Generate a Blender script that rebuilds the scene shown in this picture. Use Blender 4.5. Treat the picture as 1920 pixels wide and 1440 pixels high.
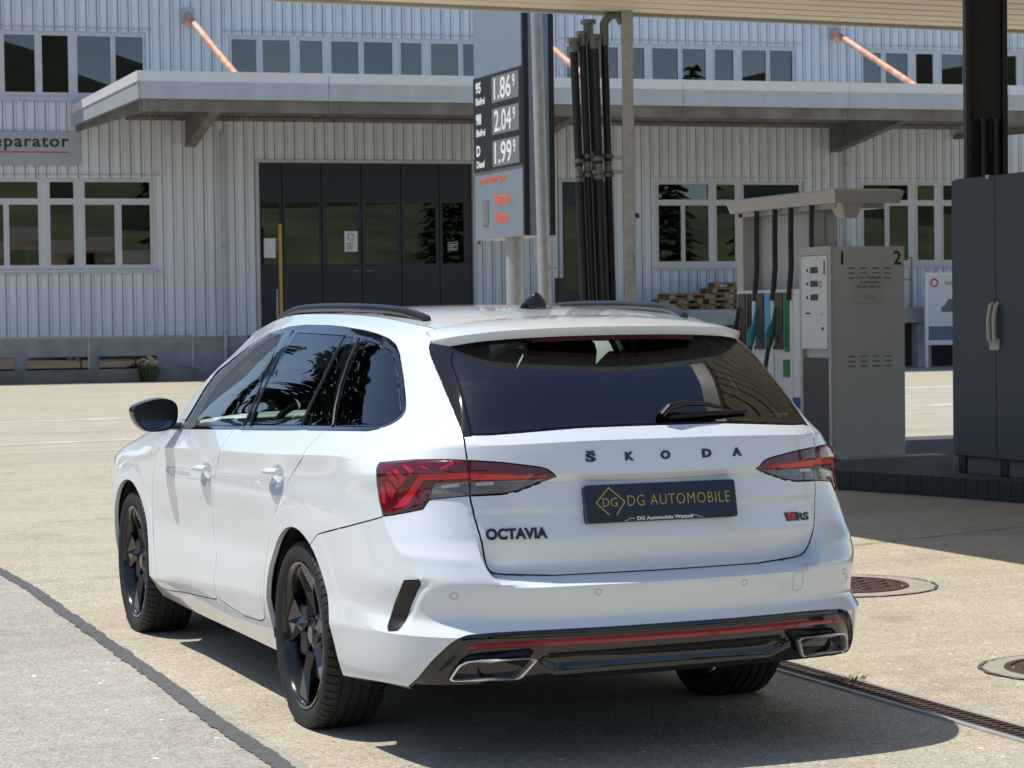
import bpy, bmesh, math, random
import numpy as np
from mathutils import Vector, Matrix
from mathutils.bvhtree import BVHTree
from mathutils.geometry import tessellate_polygon
PI = math.pi
R = math.radians
rng = random.Random(7)
scene = bpy.context.scene
for o in list(bpy.data.objects): bpy.data.objects.remove(o)
COL = scene.collection

# ---------------------------------------------------------------- camera
cam_d = bpy.data.cameras.new('camera'); cam = bpy.data.objects.new('camera', cam_d); COL.objects.link(cam)
CY, CP, CR = 0.3845, -0.0287, -0.0131
f_ = Vector((math.sin(CY)*math.cos(CP), math.cos(CY)*math.cos(CP), math.sin(CP)))
r_ = f_.cross(Vector((0, 0, 1))).normalized(); u_ = r_.cross(f_)
rt = r_*math.cos(CR)+u_*math.sin(CR); up = -r_*math.sin(CR)+u_*math.cos(CR)
M = Matrix((rt, up, -f_)).transposed().to_4x4(); M.translation = Vector((-3.0809, -7.4444, 1.4082))
cam.matrix_world = M
cam_d.sensor_width = 36; cam_d.lens = 36*4163/1920; cam_d.clip_end = 2000; cam_d.clip_start = .1
cam_d.dof.use_dof = True; cam_d.dof.focus_distance = 7.6; cam_d.dof.aperture_fstop = 15
scene.camera = cam
scene.render.engine = 'CYCLES'
scene.render.resolution_x = 1024; scene.render.resolution_y = 768

# ---------------------------------------------------------------- sky, sun, exposure
SUN = Vector((-0.37, 0.23, 1.0)).normalized()           # direction towards the sun
w = bpy.data.worlds.new('World'); scene.world = w; w.use_nodes = True
nt = w.node_tree; nt.nodes.clear()
sky = nt.nodes.new('ShaderNodeTexSky'); sky.sky_type = 'NISHITA'; sky.sun_disc = False
sky.sun_elevation = math.asin(SUN.z); sky.sun_rotation = math.atan2(SUN.x, SUN.y)
sky.altitude = 600; sky.air_density = 1.0; sky.dust_density = .5; sky.ozone_density = 1.6
bg = nt.nodes.new('ShaderNodeBackground'); bg.inputs['Strength'].default_value = .12
out = nt.nodes.new('ShaderNodeOutputWorld')
nt.links.new(sky.outputs[0], bg.inputs[0]); nt.links.new(bg.outputs[0], out.inputs[0])
sd = bpy.data.lights.new('sun', 'SUN'); sd.energy = 3.6; sd.angle = R(.53); sd.color = (1, .95, .865)
so = bpy.data.objects.new('sun', sd); COL.objects.link(so); so.location = SUN*30
so.rotation_euler = (-SUN).to_track_quat('-Z', 'Y').to_euler()
vs = scene.view_settings; vs.view_transform = 'Standard'; vs.look = 'None'; vs.exposure = .38; vs.gamma = 1; vs.use_curve_mapping = False

# ---------------------------------------------------------------- helpers
def mat(name, col, rough=.5, metal=0, coat=0, spec=.5, noise=0, nscale=8, bump=0, bscale=60, col2=None, emit=None, detail=4, stretch=None):
    m = bpy.data.materials.new(name); m.use_nodes = True; t = m.node_tree; b = t.nodes['Principled BSDF']
    c = tuple(col)+(1,)
    b.inputs['Base Color'].default_value = c; b.inputs['Roughness'].default_value = rough; b.inputs['Metallic'].default_value = metal
    b.inputs['Specular IOR Level'].default_value = spec
    if coat: b.inputs['Coat Weight'].default_value = coat; b.inputs['Coat Roughness'].default_value = .02
    tc = None
    if noise or bump:
        tc = t.nodes.new('ShaderNodeTexCoord'); vec = tc.outputs['Object']
        if stretch:
            mp = t.nodes.new('ShaderNodeMapping'); mp.inputs['Scale'].default_value = stretch
            t.links.new(vec, mp.inputs[0]); vec = mp.outputs[0]
    if noise:
        n = t.nodes.new('ShaderNodeTexNoise'); n.inputs['Scale'].default_value = nscale; n.inputs['Detail'].default_value = detail
        n.inputs['Roughness'].default_value = .6
        t.links.new(vec, n.inputs['Vector'])
        mr = t.nodes.new('ShaderNodeMapRange'); mr.inputs['From Min'].default_value = .3; mr.inputs['From Max'].default_value = .7
        t.links.new(n.outputs['Fac'], mr.inputs['Value'])
        mx = t.nodes.new('ShaderNodeMix'); mx.data_type = 'RGBA'
        d = col2 if col2 else tuple(max(0, v*(1-noise)) for v in col)
        mx.inputs['A'].default_value = c; mx.inputs['B'].default_value = tuple(d)+(1,)
        t.links.new(mr.outputs[0], mx.inputs['Factor']); t.links.new(mx.outputs['Result'], b.inputs['Base Color'])
    if bump:
        n2 = t.nodes.new('ShaderNodeTexNoise'); n2.inputs['Scale'].default_value = bscale; n2.inputs['Detail'].default_value = 3
        t.links.new(vec, n2.inputs['Vector'])
        bp = t.nodes.new('ShaderNodeBump'); bp.inputs['Strength'].default_value = bump; bp.inputs['Distance'].default_value = .01
        t.links.new(n2.outputs['Fac'], bp.inputs['Height']); t.links.new(bp.outputs[0], b.inputs['Normal'])
    if emit:
        b.inputs['Emission Color'].default_value = tuple(emit)+(1,); b.inputs['Emission Strength'].default_value = 1
    return m

def glass_mat(name, tint, ior=1.5, rough=0.0):
    """thin tinted pane: mirror reflection by Fresnel over a tinted see-through"""
    m = bpy.data.materials.new(name); m.use_nodes = True; t = m.node_tree; t.nodes.clear()
    o = t.nodes.new('ShaderNodeOutputMaterial'); mx = t.nodes.new('ShaderNodeMixShader')
    tr = t.nodes.new('ShaderNodeBsdfTransparent'); tr.inputs[0].default_value = tuple(tint)+(1,)
    gl = t.nodes.new('ShaderNodeBsdfGlossy'); gl.inputs['Roughness'].default_value = rough; gl.inputs[0].default_value = (1, 1, 1, 1)
    fr = t.nodes.new('ShaderNodeFresnel'); fr.inputs[0].default_value = ior
    # a pane seen from behind has the same Fresnel as from the front
    ge = t.nodes.new('ShaderNodeNewGeometry')
    t.links.new(fr.outputs[0], mx.inputs[0]); t.links.new(tr.outputs[0], mx.inputs[1]); t.links.new(gl.outputs[0], mx.inputs[2])
    t.links.new(mx.outputs[0], o.inputs[0])
    return m

def mesh_obj(name, verts, faces, m=None, parent=None, smooth=False, sharp=30, mats=None, fmat=None):
    me = bpy.data.meshes.new(name)
    me.from_pydata([tuple(v) for v in verts], [], [tuple(f) for f in faces])
    if mats:
        for q in mats: me.materials.append(q)
        if fmat is not None: me.polygons.foreach_set('material_index', fmat)
    elif m: me.materials.append(m)
    if smooth:
        me.polygons.foreach_set('use_smooth', [True]*len(me.polygons))
        if sharp: me.set_sharp_from_angle(angle=R(sharp))
    me.update()
    o = bpy.data.objects.new(name, me); COL.objects.link(o)
    if parent: o.parent = parent
    return o

class MB:
    """collects simple solids in one mesh"""
    def __init__(s): s.v = []; s.f = []
    def add(s, v, f):
        k = len(s.v); s.v += [tuple(p) for p in v]; s.f += [tuple(i+k for i in q) for q in f]; return s
    def box(s, x0, x1, y0, y1, z0, z1, mtx=None):
        v = [Vector(p) for p in ((x0, y0, z0), (x1, y0, z0), (x1, y1, z0), (x0, y1, z0), (x0, y0, z1), (x1, y0, z1), (x1, y1, z1), (x0, y1, z1))]
        if mtx: v = [mtx @ p for p in v]
        return s.add(v, [(0, 3, 2, 1), (4, 5, 6, 7), (0, 1, 5, 4), (1, 2, 6, 5), (2, 3, 7, 6), (3, 0, 4, 7)])
    def bbox(s, x0, x1, y0, y1, z0, z1, b=.004, mtx=None):
        """box with chamfered edges"""
        bm = bmesh.new(); bmesh.ops.create_cube(bm, size=1)
        for q in bm.verts: q.co = Vector(((x0+x1)/2+q.co.x*(x1-x0), (y0+y1)/2+q.co.y*(y1-y0), (z0+z1)/2+q.co.z*(z1-z0)))
        bmesh.ops.bevel(bm, geom=bm.edges[:], offset=b, segments=2, affect='EDGES', profile=.5)
        bm.verts.index_update()
        vv = [q.co.copy() for q in bm.verts]
        if mtx: vv = [mtx @ p for p in vv]
        ff = [[q.index for q in fc.verts] for fc in bm.faces]; bm.free()
        return s.add(vv, ff)
    def tube(s, pts, r, n=10, caps=True, rs=None, flat=1.0, updir=None):
        pts = [Vector(p) for p in pts]; k = len(s.v); prev = None
        for i, p in enumerate(pts):
            a = pts[max(i-1, 0)]; b = pts[min(i+1, len(pts)-1)]; d = (b-a).normalized()
            if updir is not None: ref = Vector(updir)
            elif prev is not None: ref = prev
            else: ref = Vector((0, 0, 1)) if abs(d.z) < .9 else Vector((1, 0, 0))
            x = d.cross(ref).normalized(); y = x.cross(d).normalized(); prev = y
            rr = rs[i] if rs else r
            for j in range(n):
                t = 2*PI*j/n; s.v.append(tuple(p+x*rr*math.cos(t)+y*rr*flat*math.sin(t)))
        for i in range(len(pts)-1):
            for j in range(n):
                a = k+i*n+j; b = k+i*n+(j+1) % n; s.f.append((a, b, b+n, a+n))
        if caps:
            s.f.append(tuple(k+j for j in reversed(range(n)))); e = k+(len(pts)-1)*n; s.f.append(tuple(e+j for j in range(n)))
        return s
    def lathe(s, prof, n=32, org=(0, 0, 0), axis='z', closed=False):
        k = len(s.v); m = len(prof); org = Vector(org)
        for i in range(n):
            t = 2*PI*i/n; c, q = math.cos(t), math.sin(t)
            for (r, h) in prof:
                p = Vector((r*c, r*q, h)) if axis == 'z' else Vector((h, r*c, r*q)) if axis == 'x' else Vector((r*q, h, r*c))
                s.v.append(tuple(org+p))
        for i in range(n):
            for j in range(m if closed else m-1):
                a = k+i*m+j; b = k+((i+1) % n)*m+j; a2 = k+i*m+(j+1) % m; b2 = k+((i+1) % n)*m+(j+1) % m
                s.f.append((a, b, b2, a2))
        return s
    def prism(s, poly, z0, z1, mtx=None):
        """extrude a 2D polygon (ccw) from z0 to z1"""
        n = len(poly); v = [Vector((p[0], p[1], z0)) for p in poly]+[Vector((p[0], p[1], z1)) for p in poly]
        if mtx: v = [mtx @ p for p in v]
        return s.add(v, [tuple(reversed(range(n))), tuple(range(n, 2*n))]+[(i, (i+1) % n, n+(i+1) % n, n+i) for i in range(n)])
    def build(s, name, m, parent=None, smooth=False, sharp=30):
        return mesh_obj(name, s.v, s.f, m, parent, smooth, sharp)

def tag(o, label=None, cat=None, group=None, kind=None):
    if label: o['label'] = label
    if cat: o['category'] = cat
    if group: o['group'] = group
    if kind: o['kind'] = kind
    return o
def thing(name, label, cat, loc=(0, 0, 0), rz=0, group=None):
    o = bpy.data.objects.new(name, None); COL.objects.link(o); o.location = loc; o.rotation_euler = (0, 0, rz)
    o.empty_display_size = .2
    return tag(o, label, cat, group)
def dup(root, loc=None, rz=None, label=None):
    r = root.copy(); COL.objects.link(r)
    if loc is not None: r.location = loc
    if rz is not None: r.rotation_euler = (0, 0, rz)
    if label: r['label'] = label
    for ch in list(root.children):
        c = ch.copy(); COL.objects.link(c); c.parent = r
        for g in list(ch.children):
            d = g.copy(); COL.objects.link(d); d.parent = c
    return r

def text_geo(txt, size, extrude=.002, align='LEFT', sx=1.0, spacing=1.0, bold=0, res=3, shear=0, fit=None):
    """the glyphs of a word as (verts, faces) in its own x/y plane"""
    cu = bpy.data.curves.new('txt', 'FONT'); cu.body = txt; cu.size = size; cu.extrude = extrude; cu.align_x = align
    cu.space_character = spacing; cu.offset = bold; cu.resolution_u = res; cu.shear = shear
    o = bpy.data.objects.new('txt', cu); COL.objects.link(o)
    dg = bpy.context.evaluated_depsgraph_get(); dg.update()
    me = bpy.data.meshes.new_from_object(o.evaluated_get(dg))
    if fit:      # stretch to a given width
        x0 = min(q.co.x for q in me.vertices); x1 = max(q.co.x for q in me.vertices); sx = fit/(x1-x0)
        if align == 'LEFT':
            for q in me.vertices: q.co.x -= x0
    v = [Vector((q.co.x*sx, q.co.y, q.co.z)) for q in me.vertices]; f = [tuple(p.vertices) for p in me.polygons]
    bpy.data.objects.remove(o); bpy.data.curves.remove(cu); bpy.data.meshes.remove(me)
    return v, f
def text_obj(name, txt, size, m, parent, mtx, **k):
    v, f = text_geo(txt, size, **k)
    return mesh_obj(name, [mtx @ p for p in v], f, m, parent)
def frame(o, x, y):
    """matrix with origin o, local x and y axes"""
    x = Vector(x).normalized(); y = Vector(y).normalized(); z = x.cross(y)
    m = Matrix((x, y, z)).transposed().to_4x4(); m.translation = Vector(o); return m

# ---------------------------------------------------------------- materials of the place
def ground_mat():
    m = bpy.data.materials.new('concrete_paving'); m.use_nodes = True; t = m.node_tree; b = t.nodes['Principled BSDF']
    L = t.links.new
    tc = t.nodes.new('ShaderNodeTexCoord')
    def noise(scale, detail, rough=.6, st=None):
        n = t.nodes.new('ShaderNodeTexNoise'); n.inputs['Scale'].default_value = scale; n.inputs['Detail'].default_value = detail; n.inputs['Roughness'].default_value = rough
        v = tc.outputs['Object']
        if st:
            mp = t.nodes.new('ShaderNodeMapping'); mp.inputs['Scale'].default_value = st; mp.inputs['Rotation'].default_value = (0, 0, R(-8)); L(v, mp.inputs[0]); v = mp.outputs[0]
        L(v, n.inputs['Vector']); return n.outputs['Fac']
    def ramp(fac, stops):
        r = t.nodes.new('ShaderNodeValToRGB'); e = r.color_ramp.elements
        e[0].position, e[0].color = stops[0][0], stops[0][1]+(1,); e[1].position, e[1].color = stops[-1][0], stops[-1][1]+(1,)
        for p, c in stops[1:-1]:
            q = e.new(p); q.color = c+(1,)
        L(fac, r.inputs[0]); return r.outputs[0]
    def mix(a, bb, fac, mode='MULTIPLY'):
        x = t.nodes.new('ShaderNodeMix'); x.data_type = 'RGBA'; x.blend_type = mode
        L(a, x.inputs['A']); L(bb, x.inputs['B'])
        if isinstance(fac, float): x.inputs['Factor'].default_value = fac
        else: L(fac, x.inputs['Factor'])
        return x.outputs['Result']
    # left of the tar line the slab is greyer and coarser
    sx = t.nodes.new('ShaderNodeSeparateXYZ'); L(tc.outputs['Object'], sx.inputs[0])
    ls = t.nodes.new('ShaderNodeMath'); ls.operation = 'LESS_THAN'; ls.inputs[1].default_value = -1.06; L(sx.outputs[0], ls.inputs[0])
    big = ramp(noise(.35, 5), [(.3, (.485, .42, .315)), (.5, (.53, .472, .365)), (.72, (.455, .425, .355))])
    grey = ramp(noise(.6, 4), [(.3, (.42, .385, .335)), (.7, (.475, .44, .385))])
    base = mix(big, grey, ls.outputs[0], 'MIX')
    streak = ramp(noise(1.0, 6, .65, (.25, 2.2, 1)), [(.36, (.78, .77, .76)), (.58, (1, 1, 1))])
    base = mix(base, streak, .55)
    mid = ramp(noise(9, 5, .7), [(.3, (.8, .79, .77)), (.65, (1.05, 1.05, 1.05))]); base = mix(base, mid, .6)
    # aggregate: small stones, dark and light
    vo = t.nodes.new('ShaderNodeTexVoronoi'); vo.inputs['Scale'].default_value = 120; L(tc.outputs['Object'], vo.inputs['Vector'])
    sv = t.nodes.new('ShaderNodeSeparateColor'); L(vo.outputs['Color'], sv.inputs[0])
    ag = ramp(sv.outputs[0], [(0, (.34, .33, .32)), (.30, (.80, .80, .79)), (.8, (1.08, 1.07, 1.05)), (1, (1.5, 1.48, 1.43))]); base = mix(base, ag, .62)
    # sparse white specks that paint sun glints into the ground colour
    v2 = t.nodes.new('ShaderNodeTexVoronoi'); v2.inputs['Scale'].default_value = 7; v2.inputs['Randomness'].default_value = 1; L(tc.outputs['Object'], v2.inputs['Vector'])
    wp_ = ramp(v2.outputs['Distance'], [(.055, (1, 1, 1)), (.075, (0, 0, 0))])
    wcol = t.nodes.new('ShaderNodeRGB'); wcol.outputs[0].default_value = (.86, .84, .80, 1)
    base = mix(base, wcol.outputs[0], wp_, 'MIX')
    # patches of stain
    stn = ramp(noise(.9, 6, .7), [(.54, (1, 1, 1)), (.70, (.76, .755, .75))]); base = mix(base, stn, .8)
    # drips and old oil spots
    v3 = t.nodes.new('ShaderNodeTexVoronoi'); v3.inputs['Scale'].default_value = .8; L(tc.outputs['Object'], v3.inputs['Vector'])
    wn = t.nodes.new('ShaderNodeMath'); wn.operation = 'MULTIPLY_ADD'; wn.inputs[1].default_value = .16; L(noise(14, 4), wn.inputs[0]); L(v3.outputs['Distance'], wn.inputs[2])
    oil = ramp(wn.outputs[0], [(.13, (.70, .69, .68)), (.20, (1, 1, 1))]); base = mix(base, oil, .8)
    cr = t.nodes.new('ShaderNodeTexNoise'); cr.inputs['Scale'].default_value = 40; cr.inputs['Detail'].default_value = 6; L(tc.outputs['Object'], cr.inputs['Vector'])
    L(base, b.inputs['Base Color']); b.inputs['Roughness'].default_value = .82; b.inputs['Specular IOR Level'].default_value = .35
    bp = t.nodes.new('ShaderNodeBump'); bp.inputs['Strength'].default_value = .55; bp.inputs['Distance'].default_value = .006
    ad = t.nodes.new('ShaderNodeMath'); ad.operation = 'ADD'; L(vo.outputs['Distance'], ad.inputs[0]); L(cr.outputs['Fac'], ad.inputs[1]); L(ad.outputs[0], bp.inputs['Height'])
    L(bp.outputs[0], b.inputs['Normal'])
    return m
G_GROUND = ground_mat()
G_ALU = mat('grey_cladding', (.77, .81, .84), .42, .0, noise=.20, nscale=1.0, bump=.05, bscale=5, stretch=(4, 4, .22))
G_FRAME = mat('white_window_frame', (.66, .67, .67), .4, noise=.1, nscale=4)
G_PANE = glass_mat('window_pane', (.34, .38, .37), 2.15)
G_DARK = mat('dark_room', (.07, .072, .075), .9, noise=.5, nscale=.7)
G_DOOR = mat('anthracite_door', (.014, .020, .029), .42, noise=.25, nscale=2)
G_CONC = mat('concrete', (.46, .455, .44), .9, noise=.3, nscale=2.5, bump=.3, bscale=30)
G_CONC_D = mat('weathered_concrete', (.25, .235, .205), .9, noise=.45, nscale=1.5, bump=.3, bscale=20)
G_WHITE = mat('white_sheet', (.78, .79, .78), .4, noise=.06, nscale=3)
G_FASC = mat('grey_fascia', (.52, .57, .60), .45, .2, noise=.15, nscale=2, stretch=(1, 1, .3))
G_STEEL = mat('galvanised_steel', (.47, .48, .48), .45, .25, noise=.25, nscale=14)
G_BLACK = mat('black_plastic', (.012, .012, .013), .38)
G_BLKSTEEL = mat('black_steel', (.012, .012, .014), .5, noise=.3, nscale=5)
G_ROD_SUN = mat('sunlit_orange_primer', (.60, .16, .05), .6, col2=(.72, .54, .42), noise=1, nscale=3.2)  # orange rod paint; the pale mottling puts sunlit highlights into the colour
G_WOOD = mat('pallet_wood', (.42, .27, .13), .8, noise=.5, nscale=5, stretch=(1, 8, 8))
G_YEL = mat('yellow_paint', (.62, .33, .03), .5, noise=.15)
G_RED = mat('red_print', (.55, .02, .02), .5)
G_ORANGE = mat('orange_print', (.85, .13, .04), .5)
G_PRINT = mat('black_print', (.02, .02, .022), .6)
G_WPRINT = mat('white_print', (.85, .86, .85), .5)
G_TAUPE = mat('taupe_paint', (.54, .535, .50), .45, noise=.08, nscale=4)
G_CREAM = mat('cream_paint', (.48, .465, .43), .45, noise=.08, nscale=4)
G_ANTH = mat('anthracite_coating', (.045, .068, .088), .5, noise=.1, nscale=6, bump=.03, bscale=200)
G_IRON = mat('cast_iron', (.115, .065, .05), .65, .3, noise=.45, nscale=12, bump=.4, bscale=60)
G_TAR = mat('tar_seal', (.115, .113, .11), .75, noise=.35, nscale=14, bump=.4, bscale=50)
# ================================================================ ground
tag(mesh_obj('ground', [(-400, -400, 0), (400, -400, 0), (400, 400, 0), (-400, 400, 0)], [(0, 1, 2, 3)], G_GROUND), kind='structure')
def sealed_line(pts, wid, z, m, name, jag=.3, step=.03, slow=.75):
    """a thin irregular strip lying on the ground"""
    v = []; f = []; acc = []
    for a, b in zip(pts[:-1], pts[1:]):
        a = Vector(a); b = Vector(b); n = max(2, int((b-a).length/step))
        acc += [a.lerp(b, i/n) for i in range(n)]
    acc.append(Vector(pts[-1])); wl = wr = 0
    for i, p in enumerate(acc):
        d = (acc[min(i+1, len(acc)-1)]-acc[max(i-1, 0)]).normalized(); nn = Vector((-d.y, d.x))
        wl = slow*wl+rng.uniform(-1, 1)*jag*wid*.5; wr = slow*wr+rng.uniform(-1, 1)*jag*wid*.5
        v += [(*(p+nn*(wid/2+wl)), z), (*(p-nn*(wid/2+wr)), z)]
    for i in range(len(acc)-1): f.append((2*i+1, 2*i+3, 2*i+2, 2*i))
    return tag(mesh_obj(name, v, f, m), kind='structure')
sealed_line([(-1.03, 9), (-1.05, 5.8), (-1.03, 4.6), (-1.06, 3.2), (-1.10, 1.2), (-1.13, .3), (-1.14, -.7), (-1.15, -3)], .072, .004, G_TAR, 'tar_joint', .11, .012, .80)
G_JOINT = mat('pale_joint_filler', (.74, .70, .62), .8, noise=.4, nscale=1.6, col2=(.46, .42, .35))
for (a, b, w_) in (((-22, 20.35), (28, 31.1), .40), ((-22, 15.0), (28, 24.3), .26)):
    sealed_line([a, b], w_, .004, G_JOINT, 'paving_joint', .3, .12)
G_CRACK = mat('dark_joint', (.13, .12, .105), .9, noise=.3)
for a, b in (((1.3, 3.55), (9, 5.9)), ((-14, 14.2), (20, 20.6))):
    sealed_line([a, b], .012, .004, G_CRACK, 'paving_joint', .5, .08)
# slotted channel drain
def drain():
    t = thing('channel_drain', 'long rusty slotted drain grating running past the right rear wheel', 'drain', (1.255, 0, 0))
    y0, y1 = -6.5, 7.5
    for s in (-1, 1):
        e = MB(); 
        y = y0
        while y < y1:
            e.bbox(s*.072-.012, s*.072+.012, y+.002, y+.998, -.02, .010, .003); y += 1
        e.build('edge_rail', G_STEEL, t)
    MB().box(-.060, .060, y0, y1, -.01, .0035).build('channel', mat('drain_dark', (.012, .011, .010), .9), t)
    slat = None; y = y0
    far = MB()
    while y < y1:
        if -2.6 < y < 1.3:
            if slat is None:
                mb = MB(); mb.add([(-.054, .020, .004), (-.054, .004, .004), (.054, -.020, .004), (.054, -.004, .004), (-.054, .020, .0095), (-.054, .004, .0095), (.054, -.020, .0095), (.054, -.004, .0095)], [(0, 1, 5, 4), (1, 2, 6, 5), (2, 3, 7, 6), (3, 0, 4, 7), (4, 5, 6, 7)])
                slat = o = mb.build('grate_bar', G_IRON, t)
            else: o = slat.copy(); COL.objects.link(o)
            o.location = (0, y, 0)
        else:
            far.add([(-.054, y+.020, .0095), (-.054, y+.004, .0095), (.054, y-.020, .0095), (.054, y-.004, .0095)], [(0, 1, 2, 3)])
        y += .040
    tag(far.build('grate_bar', G_IRON, t), kind='stuff')
    for (xa, xb, nm) in ((-.006, .006, 'centre_rib'), (-.060, -.050, 'side_rib'), (.050, .060, 'side_rib')):
        mb = MB(); mb.box(xa, xb, y0, y1, .003, .0102); mb.build(nm, G_IRON, t)
drain()
G_LEAF = mat('fresh_leaf', (.10, .16, .03), .6, noise=.3)
mb = MB()
for k in range(26):
    a = rng.uniform(0, 2*PI); q = rng.uniform(.0, .05); c_ = Vector((1.275+q*math.cos(a), -.09+q*math.sin(a), .012))
    d = Vector((math.cos(a), math.sin(a), rng.uniform(.2, 1.4))).normalized(); s_ = d.cross(Vector((0, 0, 1))).normalized()
    L_ = rng.uniform(.02, .045); mb.add([c_, c_+d*L_*.5+s_*.006, c_+d*L_, c_+d*L_*.5-s_*.006], [(0, 1, 2, 3)])
tag(mb.build('weed_tuft', G_LEAF), 'small green weed sprouting from the slots of the drain', 'weed')
# manhole covers
def manhole(x, y, r, label, rz=0):
    t = thing('manhole_cover', label, 'manhole cover', (x, y, 0), rz, 'round cast iron manhole covers in the paving')
    mb = MB(); mb.lathe([(0.001, .010), (r*.98, .010), (r, .007), (r, -.02)], 48); mb.build('cover', G_IRON, t, True)
    mb = MB(); mb.lathe([(r+.012, -.01), (r+.012, .011), (r+.035, .011), (r+.04, .004)], 48); mb.build('ring', G_IRON, t, True)
    rm = bpy.data.materials.get('cover_bed') or mat('cover_bed', (.40, .36, .29), .9, noise=.25, nscale=8, bump=.3, bscale=40)
    n = 64; v = []; 
    for i in range(n):
        a = 2*PI*i/n; j = 1+rng.uniform(-.012, .012)
        v += [((r+.04)*math.cos(a), (r+.04)*math.sin(a), .004), (r*1.55*j*math.cos(a), r*1.55*j*math.sin(a), .004)]
    mesh_obj('mortar_bed', v, [(2*i, 2*i+1, (2*i+3) % (2*n), (2*i+2) % (2*n)) for i in range(n)], rm, t)
    v2 = []
    for i in range(n):
        a = 2*PI*i/n; j = 1+rng.uniform(-.012, .012)
        v2 += [(r*1.55*j*math.cos(a), r*1.55*j*math.sin(a), .006), ((r*1.55*j+.014+rng.uniform(0, .012))*math.cos(a), (r*1.55*j+.014)*math.sin(a), .006)]
    mesh_obj('seal_joint', v2, [(2*i, 2*i+1, (2*i+3) % (2*n), (2*i+2) % (2*n)) for i in range(n)], G_TAR, t)
    rib = None
    for i in range(-3, 4):
        for k in range(-3, 4):
            x_, y_ = i*r*.25, k*r*.25
            if math.hypot(x_, y_) > r*.86: continue
            if rib is None:
                mm = MB(); mm.bbox(-r*.09, r*.09, -r*.025, r*.025, .009, .016, .003); rib = o = mm.build('tread_bar', G_IRON, t)
            else: o = rib.copy(); COL.objects.link(o)
            o.location = (x_, y_, 0); o.rotation_euler = (0, 0, PI/2*((i+k) % 2))
manhole(2.83, 2.62, .31, 'rusty manhole cover half hidden behind the right side of the white car', R(20))
manhole(2.235, -.16, .22, 'rusty manhole cover cut by the right edge of the frame')

# ================================================================ factory building
PHI = R(-6.5)
B = thing('factory_building', 'grey ribbed metal factory hall with ribbon windows and a long loading canopy', 'building', (10.47, 48.18, 0), PHI)
S0, S1, ZT = -16.0, 27.0, 11.2
up1 = [(-8.6, -7.9), (-7.75, -7.05), (-6.85, -6.2), (-6.0, -5.25), (-5.1, -4.55), (-4.40, -3.63), (-3.48, -2.81), (-2.61, -1.76), (-1.66, -.95)]
up2 = [(1.28, 1.94), (2.08, 2.81), (3.04, 3.66), (3.87, 4.61), (4.73, 5.51), (5.71, 6.29), (6.52, 7.28), (7.39, 7.95)]
up3 = [(10.24, 10.9), (11.02, 11.7), (11.85, 12.45), (12.65, 13.41), (13.51, 14.21), (14.44, 15.01), (15.23, 15.96), (16.05, 16.74)]
up4 = [(18.82, 19.38), (19.50, 20.19), (20.42, 20.97), (21.2, 21.89), (22.02, 22.75), (22.95, 23.55), (23.8, 24.5)]
wins = []      # s0, s1, z0, z1, list of panes
for g, z0 in ((up1, 7.12), (up2, 7.12), (up3, 7.12), (up4, 7.12)):
    wins.append((g[0][0]-.07, g[-1][1]+.07, z0, 8.80, [(a, b, z0+.13, 8.70) for a, b in g]))
def low(cols):
    p = []
    for c_ in cols:
        if len(c_) == 2: p += [(c_[0], c_[1], 4.60, 5.04), (c_[0], c_[1], 2.93, 4.47)]
        else: p += [(c_[0], c_[3], 4.60, 5.04), (c_[0], c_[1], 2.93, 4.47), (c_[2], c_[3], 2.93, 4.47)]
    return p
for a, b, cols in ((-9.3, -.76, [(-9.2, -8.55, -8.42, -7.75), (-7.5, -6.9), (-6.65, -5.95, -5.83, -5.2), (-5.05, -4.47, -4.36, -3.62), (-3.35, -2.74), (-2.49, -1.73, -1.58, -.84)]),
                   (12.70, 17.0, [(12.78, 13.45, 13.54, 14.24), (14.45, 15.01), (15.24, 16.0, 16.12, 16.9)]),
                   (18.72, 23.1, [(18.80, 19.46, 19.57, 20.17), (20.43, 20.97), (21.22, 21.9, 22.02, 22.7)])):
    wins.append((a, b, 2.80, 5.12, low(cols)))
doors = [(1.94, 7.6, .95, 5.56), (10.07, 11.42, .95, 5.10)]
holes = [(a, b, z0, z1) for a, b, z0, z1, _ in wins]+doors
# cladding: narrow recessed channels between broad flats, cut round the openings
PER, GD = .262, .075
def cladding():
    prof = [(0, 0), (.003, 1), (.031, 1), (.034, .10), (.084, .10), (.087, .38), (.099, .38), (.103, 0)]
    px_ = [p[0] for p in prof]+[PER]; pd_ = [p[1] for p in prof]+[0]
    brk = []; s = S0
    while s < S1: brk += [(s+q, 0) for q in px_[:-1]]; s += PER
    brk.append((s, 0))
    def depth(x): return float(np.interp((x-S0) % PER, px_, pd_))
    xs = sorted(set([round(b[0], 4) for b in brk]+[round(h[i], 4) for h in holes for i in (0, 1)]))
    mb = MB()
    for a, b in zip(xs[:-1], xs[1:]):
        if b-a < 1e-4: continue
        mid = (a+b)/2; iv = [(1.1, ZT)]
        for h in holes:
            if h[0]-1e-4 <= mid <= h[1]+1e-4:
                nv = []
                for z0, z1 in iv:
                    if h[3] <= z0 or h[2] >= z1: nv.append((z0, z1)); continue
                    if h[2] > z0: nv.append((z0, h[2]))
                    if h[3] < z1: nv.append((h[3], z1))
                iv = nv
        da, db = depth(a+1e-5)*GD, depth(b-1e-5)*GD
        for z0, z1 in iv: mb.add([(a, da, z0), (b, db, z0), (b, db, z1), (a, da, z1)], [(0, 1, 2, 3)])
    return mb
cladding().build('wall_cladding', G_ALU, B)
for a, b, z0, z1, _ in wins:      # sill flashings and head trims
    for y0, za, zb in ((-.055, z0-.085, z0-.03), (-.03, z1+.075, z1+.10)): MB().box(a-.16, b+.16, y0, -.003, za, zb).build('flashing', G_FASC, B)
mb = MB()
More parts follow.
